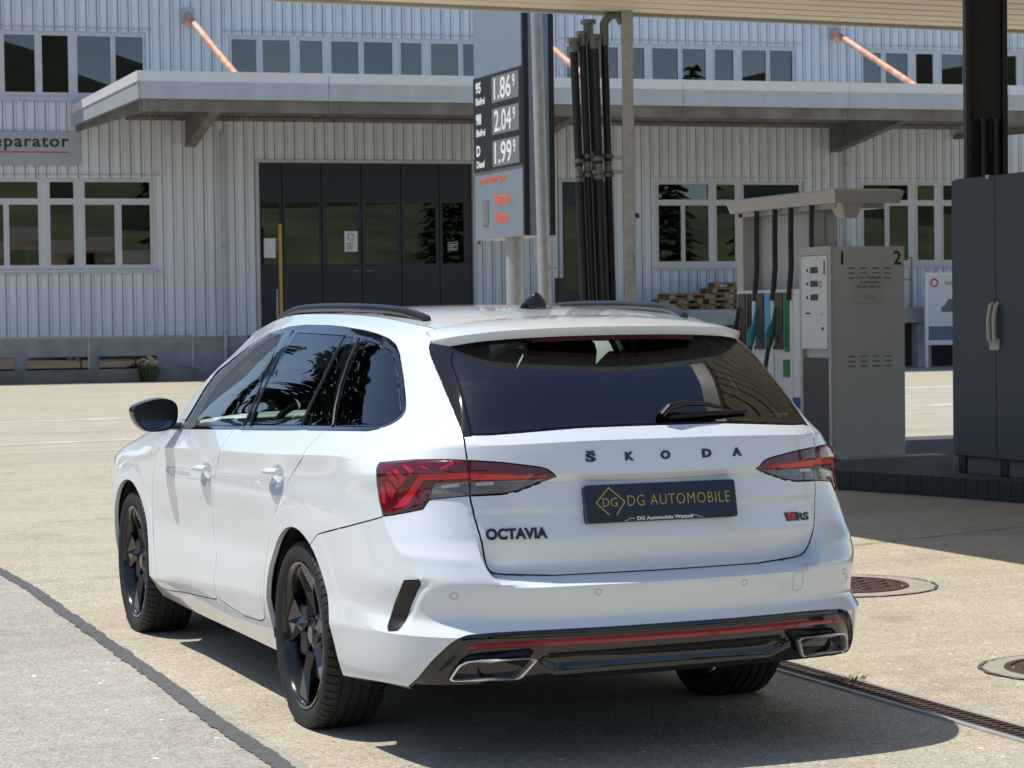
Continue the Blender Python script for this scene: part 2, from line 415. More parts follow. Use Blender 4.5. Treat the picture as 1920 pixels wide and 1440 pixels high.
mb.box(S0, 1.6, .02, .3, 0, 1.1); mb.box(1.6, S1, .02, .3, 0, .95); mb.build('plinth', G_CONC, B)
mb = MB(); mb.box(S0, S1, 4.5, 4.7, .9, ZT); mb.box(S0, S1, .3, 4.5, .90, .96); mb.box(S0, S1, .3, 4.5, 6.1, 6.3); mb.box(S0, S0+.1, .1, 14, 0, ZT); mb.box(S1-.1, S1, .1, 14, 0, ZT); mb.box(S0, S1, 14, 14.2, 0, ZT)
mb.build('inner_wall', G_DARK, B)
MB().box(S0-.1, S1+.1, -.12, 14.3, ZT, ZT+.35).build('roof', G_FASC, B)
# ribbon windows
def window(a, b, z0, z1, panes):
    mb = MB(); y0, y1 = .03, .11
    xs = sorted(set([a, b]+[p[i] for p in panes for i in (0, 1)])); zs = sorted(set([z0, z1]+[p[i] for p in panes for i in (2, 3)]))
    def solid(x, z): return not any(p[0] < x < p[1] and p[2] < z < p[3] for p in panes)
    for i in range(len(xs)-1):
        run = None
        for k in range(len(zs)-1):
            s_ = solid((xs[i]+xs[i+1])/2, (zs[k]+zs[k+1])/2)
            if s_ and run is None: run = zs[k]
            if (not s_ or k == len(zs)-2) and run is not None:
                top = zs[k+1] if s_ else zs[k]; mb.box(xs[i], xs[i+1], y0, y1, run, top); run = None
    w = mb.build('window', G_FRAME, B)
    MB().box(a-.04, b+.04, -.05, .03, z0-.028, z0+.012).build('sill', G_FRAME, w)
    for p in panes:
        q = .028   # each sash stands proud of the fixed frame
        s_ = MB()
        s_.box(p[0]-q, p[0]+.012, .012, .05, p[2]-q, p[3]+q); s_.box(p[1]-.012, p[1]+q, .012, .05, p[2]-q, p[3]+q)
        s_.box(p[0]+.012, p[1]-.012, .012, .05, p[2]-q, p[2]+.012); s_.box(p[0]+.012, p[1]-.012, .012, .05, p[3]-.012, p[3]+q)
        s_.build('sash', G_FRAME, w)
        dx = rng.uniform(-.009, .009); dz = rng.uniform(-.012, .012)
        mesh_obj('pane', [(p[0], .055+dx, p[2]), (p[1], .055-dx, p[2]), (p[1], .055-dx+dz, p[3]), (p[0], .055+dx+dz, p[3])], [(0, 1, 2, 3)], G_PANE, w)
for wn in wins: window(*wn)
# things standing behind the left ground floor window
for (x0, x1, z0, z1, lab) in ((-3.95, -3.4, 2.95, 3.45, 'white box standing behind the left ground floor window of the factory'), (-1.95, -.95, 2.92, 3.30, 'long white machine behind the right pane of the left factory window')):
    q = thing('office_machine', lab, 'machine', B.matrix_world @ Vector((0, 0, 0))); q.location = (10.47, 48.18, 0); q.rotation_euler = (0, 0, PHI)
    MB().bbox(x0, x1, .5, 1.0, z0-.1, z1, .03).build('casing', G_WHITE, q); MB().bbox(x0+.08, x1-.08, .46, .495, z0+.05, z0+.2, .01).build('tray', G_FASC, q)
# folding gate of six leaves
def leafdoor(edges, z0, z1, wz0, wz1, wlist, name='gate'):
    a, b = edges[0], edges[-1]
    fr = MB(); fr.box(a-.10, a-.004, -.03, .14, z0, z1+.09); fr.box(b+.004, b+.10, -.03, .14, z0, z1+.09); fr.box(a-.004, b+.004, -.03, .14, z1+.004, z1+.09)
    g = fr.build(name+'_frame', G_FASC, B)
    for i, (e0, e1) in enumerate(zip(edges[:-1], edges[1:])):
        w0, w1 = wlist[i]; mb = MB(); y0, y1 = .10, .15; e0 += .012; e1 -= .012
        mb.box(e0, w0, y0, y1, z0, z1); mb.box(w1, e1, y0, y1, z0, z1); mb.box(w0, w1, y0, y1, z0, wz0); mb.box(w0, w1, y0, y1, wz1, z1)
        lf = mb.build('gate_leaf', G_DOOR, g)
        mesh_obj('gate_pane', [(w0, .125, wz0), (w1, .125, wz0), (w1, .125, wz1), (w0, .125, wz1)], [(0, 1, 2, 3)], G_PANE, g)
        if i in (2, 3) and name == 'gate':
            h = MB(); h.tube([(e1-.1 if i == 2 else e0+.1, .09, 2.75), (e1-.1 if i == 2 else e0+.1, .04, 2.75), (e1-.25 if i == 2 else e0+.25, .04, 2.75)], .014, 8); h.build('handle', G_STEEL, g)
    return g
GT = leafdoor([1.94, 2.55, 3.58, 4.63, 5.69, 6.72, 7.6], .97, 5.54, 2.93, 4.53, [(2.0, 2.47), (2.63, 3.52), (3.72, 4.54), (4.74, 5.6), (5.78, 6.62), (6.80, 7.38)])
leafdoor([10.07, 11.42], .97, 5.08, 2.2, 4.45, [(10.16, 11.33)], 'side_door')
MB().box(2.0, 7.6, .151, .17, 5.54, 5.56).build('gate_seal', G_BLACK, B)
# notices on the gate
mb = MB(); mb.box(4.17, 4.52, .094, .098, 3.25, 3.78); n1 = mb.build('notice', G_WHITE, B)
mb = MB(); mb.lathe([(.095, 0), (.07, 0)], 24, axis='y', org=(4.345, .091, 3.63)); mb.build('ring_sign', G_RED, n1)
mb = MB()
for k in range(4): mb.box(4.23, 4.23+rng.uniform(.14, .23), .0905, .0925, 3.31+k*.05, 3.325+k*.05)
mb.build('print_line', G_PRINT, n1)
mb = MB(); mb.box(2.06, 2.36, .112, .118, 3.1, 3.6); mb.build('notice', G_WHITE, B)
mb = MB(); mb.box(6.93, 7.22, .118, .121, 3.26, 3.50); s_ = mb.build('notice', G_PRINT, B)
mb = MB()
for (x0, x1, z0, z1) in ((6.95, 7.20, 3.475, 3.485), (6.95, 7.20, 3.275, 3.285), (6.95, 6.96, 3.285, 3.475), (7.19, 7.20, 3.285, 3.475), (6.99, 7.16, 3.41, 3.43), (6.99, 7.10, 3.36, 3.38), (6.99, 7.14, 3.31, 3.325)): mb.box(x0, x1, .114, .117, z0, z1)
mb.build('print_line', G_WPRINT, s_)
mb = MB(); mb.box(7.74, 7.80, -.012, -.002, 3.42, 3.72); mb.build('red_arrow_sign', G_RED, B)
mb = MB(); mb.bbox(12.02, 12.22, -.06, -.002, 4.12, 4.24, .008); mb.build('junction_box', G_BLACK, B)
# loading canopy
K = thing('loading_canopy', 'long grey loading canopy with top edge painted sunlit white hung on orange tie rods', 'canopy', (10.47, 48.18, 0), PHI)
OFF = 5.0; sl, sr, wl, wr = -1.6, 25.0, -2.75, 21.6
def ctop(y): return 6.93+(7.27-6.93)*y/OFF      # top height at distance y from the wall
def fascia(name, m, z0, z1, out, zw0, zw1):
    """front strip and its two splayed ends, z at front / at the wall"""
    mb = MB(); t = .10
    pts = [(wl, -.06, zw0, zw1), (sl, -OFF, z0, z1), (sr, -OFF, z0, z1), (wr, -.06, zw0, zw1)]
    def strip(pa, pb):
        a = Vector((pa[0], pa[1], 0)); b = Vector((pb[0], pb[1], 0)); d = (b-a).normalized(); n = Vector((d.y, -d.x, 0))*out
        n2 = n-Vector((d.y, -d.x, 0))*t
        v = [a+n+Vector((0, 0, pa[2])), b+n+Vector((0, 0, pb[2])), b+n+Vector((0, 0, pb[3])), a+n+Vector((0, 0, pa[3])),
             a+n2+Vector((0, 0, pa[2])), b+n2+Vector((0, 0, pb[2])), b+n2+Vector((0, 0, pb[3])), a+n2+Vector((0, 0, pa[3]))]
        mb.add(v, [(0, 1, 2, 3), (5, 4, 7, 6), (3, 2, 6, 7), (0, 4, 5, 1), (0, 3, 7, 4), (1, 5, 6, 2)])
    n = 6; xs = [sl+(sr-sl)*k/n for k in range(n+1)]
    strip(pts[0], pts[1])
    for k in range(n): strip((xs[k]+.006, -OFF, z0, z1), (xs[k+1]-.006, -OFF, z0, z1))
    strip(pts[2], pts[3])
    return mb.build(name, m, K)
fascia('sunlit_edge', G_WHITE, 7.04, 7.28, .05, 6.72, 6.93)  # white material puts the sunlight on the canopy top into the colour
fascia('fascia_panel', G_FASC, 6.64, 7.04, .03, 6.42, 6.72)
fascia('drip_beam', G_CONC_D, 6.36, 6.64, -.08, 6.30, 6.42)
mb = MB()
mb.add([(wl+.1, -.06, 6.90), (wr-.1, -.06, 6.90), (sr-.1, -OFF+.06, 7.20), (sl+.1, -OFF+.06, 7.20)], [(0, 3, 2, 1)])
mb.build('roof_sheet', G_FASC, K)
mb = MB(); y = .3      # corrugated soffit and its purlins
n = 60; x0 = sl; 
for k in range(200):
    xa = sl+.12+k*.135
    if xa > wr-.3: break
    mb.add([(xa, -.2, 6.60), (xa+.06, -.2, 6.60), (xa+.06, -OFF+.2, 6.78), (xa, -OFF+.2, 6.78)], [(0, 1, 2, 3)])
    mb.add([(xa+.06, -.2, 6.60), (xa+.075, -.2, 6.64), (xa+.075, -OFF+.2, 6.82), (xa+.06, -OFF+.2, 6.78)], [(0, 1, 2, 3)])
    mb.add([(xa+.075, -.2, 6.64), (xa+.12, -.2, 6.64), (xa+.12, -OFF+.2, 6.82), (xa+.075, -OFF+.2, 6.82)], [(0, 1, 2, 3)])
    mb.add([(xa+.12, -.2, 6.64), (xa+.135, -.2, 6.60), (xa+.135, -OFF+.2, 6.78), (xa+.12, -OFF+.2, 6.82)], [(0, 1, 2, 3)])
mb.add([(wl+.1, -.2, 6.66), (sl+.12, -.2, 6.66), (sl+.12, -OFF+.2, 6.84)], [(0, 1, 2)]); mb.add([(wr-.1, -.2, 6.66), (wr-.35, -.2, 6.66), (wr-.35, -OFF+.2, 6.84), (sr-.3, -OFF+.2, 6.84)], [(0, 1, 2, 3)])
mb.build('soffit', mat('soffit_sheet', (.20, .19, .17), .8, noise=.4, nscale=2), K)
pur = None
for q in (.7, 1.8, 2.9, 4.0):
    if pur is None:
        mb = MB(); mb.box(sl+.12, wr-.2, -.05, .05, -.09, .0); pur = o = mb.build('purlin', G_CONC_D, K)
    else: o = pur.copy(); COL.objects.link(o)
    o.location = (0, -q, 6.60+.036*q-.005)
br = None
for s_ in (.2, 9.07, 17.94):
    if br is None:
        mb = MB(); w_ = .13
        mb.add([(-w_, -.03, 5.92), (w_, -.03, 5.92), (w_, -.03, 6.58), (-w_, -.03, 6.58), (-w_, -4.85, 6.42), (w_, -4.85, 6.42), (w_, -4.85, 6.74), (-w_, -4.85, 6.74)],
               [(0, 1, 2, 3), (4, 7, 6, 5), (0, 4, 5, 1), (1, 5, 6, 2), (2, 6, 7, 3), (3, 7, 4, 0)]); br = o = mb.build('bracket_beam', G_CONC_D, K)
    else: o = br.copy(); COL.objects.link(o)
    o.location = (s_, 0, 0)
rod = None
for s_ in (.2, 9.07, 17.94):
    if rod is None:
        mb = MB(); mb.tube([(0, -.05, 9.22), (0, -.35, 9.0)], .13, 12); mb.tube([(0, -.05, 9.22), (.75, -4.5, 7.0)], .085, 12); rod = o = mb.build('tie_rod', G_ROD_SUN, K, True)
        mb = MB(); mb.box(-.16, .16, -.06, -.01, 9.02, 9.42); pl_ = mb.build('anchor_plate', G_FASC, K)
    else:
        o = rod.copy(); COL.objects.link(o); p2 = pl_.copy(); COL.objects.link(p2); p2.location = (s_, 0, 0)
    o.location = (s_, 0, 0)
pl_.location = (.2, 0, 0)
tl = None
for s_ in (3.3, 6.6, 12.2, 15.3):
    if tl is None:
        mb = MB(); mb.bbox(-.75, .75, -.06, .06, -.09, 0, .02); tl = o = mb.build('strip_light', G_CREAM, K)
    else: o = tl.copy(); COL.objects.link(o)
    o.location = (s_, -3.3, 6.60)
# rainwater pipes
for (s_, lab) in ((1.0, 'grey rainwater pipe on the factory wall left of the folding gate'), (18.25, 'grey rainwater pipe on the factory wall behind the fuel pump')):
    t = thing('rainwater_pipe', lab, 'drainpipe', B.matrix_world @ Vector((0, 0, 0)), 0, 'rainwater pipes on the factory')
    t.location = Vector((10.47, 48.18, 0))+Matrix.Rotation(PHI, 3, 'Z') @ Vector((s_, -.10, 0)); t.rotation_euler = (0, 0, PHI)
    mb = MB(); mb.tube([(0, 0, .05), (0, 0, 6.3)], .055, 12); mb.build('pipe', G_FASC, t, True)
    for z_ in (1.2, 3.4, 5.6):
        mb = MB(); mb.lathe([(.058, z_-.03), (.068, z_-.02), (.068, z_+.02), (.058, z_+.03)], 12); mb.build('bracket', G_STEEL, t, True)
# company sign on the wall
def wpt(s_, off, z): return Vector((10.47, 48.18, z))+Matrix.Rotation(PHI, 3, 'Z') @ Vector((s_, -off, 0))
XF_ = Matrix.Rotation(PHI, 3, 'Z') @ Vector((1, 0, 0)); NF_ = Matrix.Rotation(PHI, 3, 'Z') @ Vector((0, -1, 0))
t = thing('company_sign', 'flat grey wall sign with black lettering over a thin red line', 'sign', wpt(0, 0, 0), PHI)
MB().bbox(-6.2, -2.58, -.09, -.045, 5.44, 6.27, .006).build('board', mat('sign_board', (.40, .42, .44), .4, noise=.06), t)
text_obj('lettering', 'Separator', .42, G_PRINT, t, frame((-2.86, -.094, 5.90), (1, 0, 0), (0, 0, 1)), align='RIGHT', sx=1.12, spacing=1.12, bold=.008)
MB().box(-5.2, -2.86, -.096, -.091, 5.745, 5.775).build('underline', G_RED, t)
# light well, railing, kerb of the basement windows at the left
t = thing('light_well', 'low concrete kerb around the basement windows at the foot of the factory', 'kerb', wpt(0, 0, 0), PHI)
mb = MB(); mb.bbox(-14, .12, -1.30, -1.12, 0, .33, .015); mb.bbox(-.06, .12, -1.12, -.02, 0, .33, .015); mb.build('kerb', G_CONC_D, t)
for a, b in ((-8.6, -6.6), (-6.3, -4.3), (-4.0, -2.45), (-2.2, -.75)):
    mb = MB(); mb.box(a, b, -.012, .03, .30, .62); mb.build('basement_pane', G_PANE, t)
    mb = MB(); mb.box(a, b, -.004, .035, .29, .63); mb.build('basement_frame', G_BLACK, t)
t = thing('handrail', 'thin grey tubular railing above the basement light well', 'railing', wpt(0, 0, 0), PHI)
mb = MB(); mb.tube([(-14, -1.2, 1.12), (.02, -1.2, 1.12), (.02, -.05, 1.12)], .026, 8); mb.build('top_rail', G_STEEL, t, True)
post = None
for s_ in (-13, -10.3, -7.6, -5.0, -2.55, .02):
    if post is None:
        mb = MB(); mb.tube([(0, -1.2, .33), (0, -1.2, 1.1)], .02, 8); post = o = mb.build('post', G_STEEL, t, True)
    else: o = post.copy(); COL.objects.link(o)
    o.location = (s_, 0, 0)
mb = MB()
G_WEED = mat('dry_weed', (.09, .13, .03), .8, noise=.4, nscale=20); base = wpt(-1.12, 1.45, 0)
for k in range(130):
    a = rng.uniform(0, 2*PI); q = rng.uniform(0, .12); c_ = base+Vector((q*math.cos(a)*1.6, q*math.sin(a), 0)); L_ = rng.uniform(.15, .55)
    d = Vector((math.cos(a)*.35, math.sin(a)*.3, 1)).normalized(); s_ = Vector((math.cos(a+1.2), math.sin(a+1.2), 0))*.016
    mb.add([c_-s_, c_+s_, c_+d*L_*.6+s_*1.3, c_+d*L_, c_+d*L_*.6-s_*1.3], [(0, 1, 2, 3, 4)])
wp = thing('flowering_weed', 'tall weed with pale flowers growing at the foot of the kerb', 'plant', base)
o = mb.build('stems', G_WEED); o.parent = wp; o.location = -base
G_PETAL = mat('pale_petal', (.75, .72, .5), .7)
for (dx, dz) in ((-.12, .55), (.02, .60), (.14, .43), (.20, .47), (-.02, .50), (.09, .56)):
    mb = MB(); mb.lathe([(.001, .03), (.04, .035), (.065, .015), (.03, 0), (.001, -.01)], 10, org=(dx, 0, dz)); mb.build('flower', G_PETAL, wp, True)
# loading dock, its rail, the yellow post, pallets
t = thing('loading_dock', 'concrete loading dock in front of the folding gate', 'dock', wpt(0, 0, 0), PHI)
mb = MB(); mb.bbox(1.62, 9.2, -1.9, -.01, 0, .96, .02); mb.build('slab', G_CONC, t)
t = thing('dock_rail', 'small grey hoop rail beside the left end of the gate', 'railing', wpt(1.86, 1.0, .96), PHI)
mb = MB(); mb.tube([(-.14, 0, 0), (-.14, 0, 1.3), (.34, 0, 1.3), (.34, 0, 0)], .025, 8); mb.build('hoop', G_STEEL, t, True)
t = thing('yellow_post', 'tall yellow post standing left in front of the gate', 'post', wpt(2.25, 1.3, .96))
mb = MB(); mb.tube([(0, 0, 0), (0, 0, 2.95)], .045, 12); mb.build('pole', G_YEL, t, True); MB().bbox(-.12, .12, -.12, .12, 0, .02, .004).build('foot_plate', G_YEL, t)
t = thing('raised_dock', 'grey concrete dock slab on pillars carrying the pallets', 'dock', wpt(0, 0, 0), PHI)
mb = MB(); mb.bbox(11.8, 22.5, -2.2, -.01, 1.20, 1.62, .02); mb.build('slab', G_CONC, t)
for s_ in (13, 15.2, 17.4, 19.6, 21.8):
    mb = MB(); mb.bbox(s_-.2, s_+.2, -2.1, -1.7, 0, 1.199, .02); mb.build('pillar', G_CONC, t)
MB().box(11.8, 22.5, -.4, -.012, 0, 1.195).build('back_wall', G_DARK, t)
def pallet(loc, rz, label):
    t = thing('pallet', label, 'pallet', loc, rz, 'wooden pallets stacked on the dock')
    bs = None
    for x in (-.53, -.27, 0, .27, .53):
        if bs is None: bs = o = MB().bbox(-.06, .06, -.4, .4, .122, .144, .003).build('deck_board', G_WOOD, t)
        else: o = bs.copy(); COL.objects.link(o)
        o.location = (x, 0, 0)
    bl = None
    for x in (-.53, 0, .53):
        for y in (-.34, 0, .34):
            if bl is None: bl = o = MB().bbox(-.07, .07, -.05, .05, .022, .10, .003).build('block', G_WOOD, t)
            else: o = bl.copy(); COL.objects.link(o)
            o.location = (x, y, 0)
    sk = None
    for y in (-.34, 0, .34):
        for z in (0, .10):
            if sk is None: sk = o = MB().bbox(-.6, .6, -.05, .05, 0, .022, .003).build('runner', G_WOOD, t)
            else: o = sk.copy(); COL.objects.link(o)
            o.location = (0, y, z)
for k, (s_, z, r, lab) in enumerate(((12.9, 1.62, 2, 'bottom wooden pallet at the left end of the pile'), (12.85, 1.765, -3, 'second wooden pallet from below at the left of the pile'), (13.05, 1.91, 5, 'topmost pallet of the low left stack'), (14.15, 1.62, -2, 'bottom pallet of the right stack on the dock'),
                                 (14.2, 1.765, 3, 'second pallet from below in the right stack'), (14.15, 1.91, -4, 'third pallet from below in the right stack'), (14.25, 2.055, 6, 'fourth pallet from below in the right stack'), (14.45, 2.20, -7, 'topmost pallet of the right stack, askew'))):
    pallet(wpt(s_, 1.2, z), PHI+R(r), lab)
t = thing('rusty_frame', 'thin ochre metal frame standing on the dock beside the advertising board', 'frame', wpt(18.9, 1.5, 1.62), PHI)
mb = MB(); mb.tube([(-.75, 0, 0), (-.75, 0, 1.35), (.62, 0, 1.35), (.62, 0, 0)], .03, 6); mb.tube([(-.75, 0, .75), (.62, 0, .75)], .02, 6); mb.build('tube_frame', mat('ochre_metal', (.30, .2, .07), .6), t)
t = thing('advertising_board', 'white framed advertising stand with a car picture at the dock', 'sign', wpt(19.96, 2.75, .0), PHI+R(1))
MB().bbox(-.60, .95, -.02, .03, .70, 2.45, .01).build('panel', mat('board_print', (.62, .64, .65), .35), t)
mb = MB()
for (x0, x1, z0, z1) in ((-.68, -.60, 0, 2.53), (.95, 1.03, 0, 2.53), (-.60, .95, 2.45, 2.53), (-.60, .95, .60, .70)): mb.bbox(x0, x1, -.04, .05, z0, z1, .01)
mb.build('frame', G_WHITE, t)
mb = MB(); mb.lathe([(.12, 0), (.075, 0)], 24, axis='y', org=(-.40, -.025, 2.26)); mb.build('emblem', G_RED, t)
text_obj('lettering', 'Tanke Auto', .13, G_PRINT, t, frame((-.10, -.024, 2.21), (1, 0, 0), (0, 0, 1)), extrude=.001)
MB().box(-.58, .93, -.0235, -.021, .73, 1.1).build('picture_ground', mat('picture_blue', (.10, .15, .20), .5), t)
mb = MB(); mb.prism([(-.2, 1.62), (-.1, 1.64), (.0, 1.82), (.4, 1.84), (.5, 1.66), (.6, 1.62), (.6, 1.48), (-.2, 1.48)][::-1], 0, .003, frame((0, -.021, 0), (1, 0, 0), (0, 0, 1))); mb.build('picture_car', mat('picture_grey', (.12, .13, .14), .5), t)

# ================================================================ filling station
# price pylon: a slab whose long side looks to the left
PX_, PY0, PY1 = 6.46, 15.66, 17.23
P = thing('price_pylon', 'tall blue grey fuel price pylon with white digits and orange lettering', 'sign', (PX_+.18, (PY0+PY1)/2, 0))
G_PYL = mat('pylon_sheet', (.235, .285, .335), .32, .1, noise=.12, nscale=2.5)
hx, hy = .175, (PY1-PY0)/2
def face_m(dy, z, out=.0): return frame((-hx-out, hy-dy, z), (0, -1, 0), (0, 0, 1))      # text on the left face, dy from its left end
MB().bbox(-hx, hx, -hy+.06, hy, 2.36, 5.9, .006).build('body', G_PYL, P)
mb = MB(); mb.bbox(-hx-.012, -hx+.05, -hy-.002, -hy+.058, 2.36, 5.9, .004); mb.bbox(hx-.05, hx+.012, -hy-.002, -hy+.058, 2.36, 5.9, .004); mb.build('corner_profile', G_BLACK, P)
MB().bbox(-hx+.051, hx-.051, -hy+.005, -hy+.058, 2.38, 5.9, .003).build('end_panel', G_PYL, P)
mb = MB(); mb.tube([(0, 0, 0), (0, 0, 2.36)], .10, 20); mb.build('support_pole', G_STEEL, P, True)
MB().bbox(-hx-.016, -hx, -hy+.06, hy-.01, 3.16, 4.27, .004).build('price_panel', G_BLACK, P)
G_LCD = mat('lcd_window', (.17, .185, .19), .25)
for z, a, b_, pr in ((3.93, '95', 'Bleifrei', '1.86'), (3.56, '98', 'Bleifrei', '2.04'), (3.19, 'D', 'Diesel', '1.99')):
    o = MB().box(-hx-.019, -hx-.0165, -hy+.13, hy-.62, z+.0, z+.30).build('price_display', G_LCD, P)
    text_obj('price_digits', pr, .345, G_WPRINT, o, face_m(.69, z+.035, .0205), fit=.52, extrude=.001, bold=.004)
    text_obj('price_digits', '9', .20, G_WPRINT, o, face_m(1.255, z+.13, .0205), sx=.83, extrude=.001, bold=.002)
    text_obj('grade_name', a, .17, G_WPRINT, P, face_m(.10, z+.16, .0175), extrude=.001, bold=.006)
    text_obj('grade_name', b_, .115, G_WPRINT, P, face_m(.10, z+.02, .0175), sx=.9, extrude=.001, bold=.003)
text_obj('lettering', 'pro Liter Benzin / Diesel', .105, G_ORANGE, P, face_m(.16, 3.02, .002), extrude=.001, sx=.78, bold=.002)
text_obj('lettering', 'Rappen', .20, G_ORANGE, P, face_m(.62, 2.76, .002), extrude=.001, sx=.82, bold=.003)
text_obj('lettering', 'Rabatt', .20, G_ORANGE, P, face_m(.62, 2.54, .002), extrude=.001, sx=.82, bold=.003)
MB().box(-hx-.006, -hx-.001, hy-.42, hy-.24, 2.52, 2.82).build('discount_display', G_LCD, P)
# lamp post
t = thing('light_pole', 'plain galvanised light pole standing in front of the price pylon', 'pole', (6.19, 14.51, 0))
mb = MB(); mb.tube([(.03, 0, 0), (0, 0, 2), (-.09, 0, 6.5)], .066, 16, rs=[.075, .066, .055]); mb.build('shaft', G_STEEL, t, True)
MB().bbox(-.12, .18, -.15, .15, 0, .02, .005).build('base_plate', G_STEEL, t)
mb = MB(); mb.tube([(.06, -.02, 1.95), (.13, -.06, 1.95)], .02, 8); mb.build('pad_eye', G_STEEL, t)
# vent pipes of the tanks and their square post
VP = Vector((6.12, 12.465, 0)); rt2 = Vector((.927, -.375, 0)); fw2 = Vector((.375, .927, 0))
def vp(right, fwd, z=0): return VP+rt2*right+fw2*fwd+Vector((0, 0, z))
G_SLEEVE = mat('black_sleeve', (.011, .012, .015), .42, noise=.3, nscale=8)
def vent(right, fwd, top, lean, label, head):
    t = thing('vent_pipe', label, 'vent pipe', vp(right, fwd), 0, 'black tank vent pipes beside the grey post')
    l_ = rt2*-lean
    mb = MB(); mb.tube([(0, 0, 0), l_*.71+Vector((0, 0, top*.71-.05))], .040, 12); mb.tube([l_*.71+Vector((0, 0, top*.71+.05)), l_+Vector((0, 0, top))], .040, 12); mb.build('sleeve', G_SLEEVE, t, True)
    mb = MB()
    for q in (.69, .735): mb.tube([l_*q+Vector((0, 0, top*q-.02)), l_*q+Vector((0, 0, top*q+.02))], .056, 12)
    mb.tube([l_*.69+Vector((0, 0, top*.69)), l_*.735+Vector((0, 0, top*.735))], .038, 12)
    mb.build('clamp', bpy.data.materials.get('pipe_clamp') or mat('pipe_clamp', (.20, .21, .20), .5, .4, noise=.3, nscale=20), t, True)
    mb = MB(); p0 = l_+Vector((0, 0, top))
    if head == 0: mb.tube([p0, p0+Vector((0, 0, .10))], .05, 12); mb.tube([p0+Vector((0, 0, .10)), p0+Vector((0, 0, .14))], .068, 12)
    elif head == 1: mb.tube([p0, p0+Vector((0, 0, .18))], .05, 12); mb.tube([p0+Vector((0, 0, .18)), p0+Vector((0, 0, .22))], .08, 12)
    else: mb.tube([p0, p0+Vector((0, 0, .22)), p0+Vector((0, 0, .29))+rt2*.05, p0+Vector((0, 0, .30))+rt2*.13, p0+Vector((0, 0, .22))+rt2*.18], .045, 10)
    mb.build('vent_head', mat('pipe_fitting', (.20, .23, .21), .5, .5, noise=.3, nscale=20), t, True)
for a in ((-.285, .0, 4.03, .125, 'leftmost black vent pipe of the row', 0), (-.205, .05, 4.10, .115, 'second black vent pipe from the left', 0), (-.150, .18, 4.15, .11, 'middle black vent pipe with a raised round cap', 1), (-.105, -.02, 4.06, .10, 'black vent pipe right of the middle one', 0), (-.022, .06, 4.10, .085, 'black vent pipe with a bent hood next to the grey post', 2)): vent(*a)
t = thing('square_post', 'tall light grey square post holding the vent pipes', 'post', vp(.115, 0), -CY)
MB().bbox(-.055, .055, -.05, .05, 0, 4.45, .008).build('shaft', G_STEEL, t)
mb = MB(); mb.box(-.52, -.056, .05, .075, 2.84, 2.88); mb.box(-.52, -.056, .05, .075, 2.98, 3.02); mb.build('cross_arm', G_STEEL, t)
MB().bbox(-.05, .03, -.11, -.052, 1.88, 2.02, .01).build('socket_box', G_STEEL, t); MB().bbox(-.05, .03, -.10, -.052, 1.42, 1.5, .01).build('socket_box', G_STEEL, t)
t = thing('bollard', 'short black bollard at the side door behind the pylon', 'bollard', wpt(9.75, .8, 0))
MB().bbox(-.12, .12, -.12, .12, 0, 2.5, .02).build('body', G_BLACK, t)
# pump island with tiled kerb
I = tag(thing('pump_island', '', ''), kind='structure')
for k_ in ('label', 'category'): 
    if k_ in I: del I[k_]
kp = [(5.35, 10.2), (5.80, 8.95), (6.12, 8.05), (6.37, 7.25), (6.57, 6.34), (6.75, 5.2), (6.9, 3.6)]
top = [(x, y) for x, y in kp]
poly = top+[(10.5, 3.6), (10.5, 13.4), (5.35, 13.4)]
zI = .165
mb = MB(); mb.prism(list(reversed([(x+.045, y) for x, y in kp]+[(10.5, 3.6), (10.5, 12.2), (5.395, 12.2)]))[::-1], 0, zI-.008); mb.build('island_surface', mat('island_asphalt', (.10, .10, .102), .85, noise=.3, nscale=3, bump=.3, bscale=80), I)
G_KERB = mat('kerb_tile', (.028, .034, .042), .45, noise=.3, nscale=9)
G_GROUT = mat('kerb_grout', (.13, .135, .14), .9)
acc = []
for a, b in zip(kp[:-1], kp[1:]):
    a = Vector(a); b = Vector(b); n = round((b-a).length/.12)
    for i in range(n): acc.append((a.lerp(b, i/n), a.lerp(b, (i+1)/n)))
tile = None
for a, b in acc:
    d = (b-a).normalized(); L_ = (b-a).length
    if tile is None:
        mb = MB(); mb.bbox(0, .113, -.002, .043, .006, zI, .006); tile = o = mb.build('kerb_tile', G_KERB, I)
    else: o = tile.copy(); COL.objects.link(o)
    o.location = (a.x, a.y, 0); o.rotation_euler = (0, 0, math.atan2(d.y, d.x)); o.scale = (L_/.12, 1, 1)
mb = MB()
for a, b in zip(kp[:-1], kp[1:]):
    d = (Vector(b)-Vector(a)).normalized(); n = Vector((-d.y, d.x)); q = .006
    mb.add([(a[0]+n.x*q, a[1]+n.y*q, 0), (b[0]+n.x*q, b[1]+n.y*q, 0), (b[0]+n.x*q, b[1]+n.y*q, zI-.006), (a[0]+n.x*q, a[1]+n.y*q, zI-.006), (b[0]+n.x*.05, b[1]+n.y*.05, zI-.006), (a[0]+n.x*.05, a[1]+n.y*.05, zI-.006)], [(0, 1, 2, 3), (3, 2, 4, 5)])
mb.build('grout', G_GROUT, I)
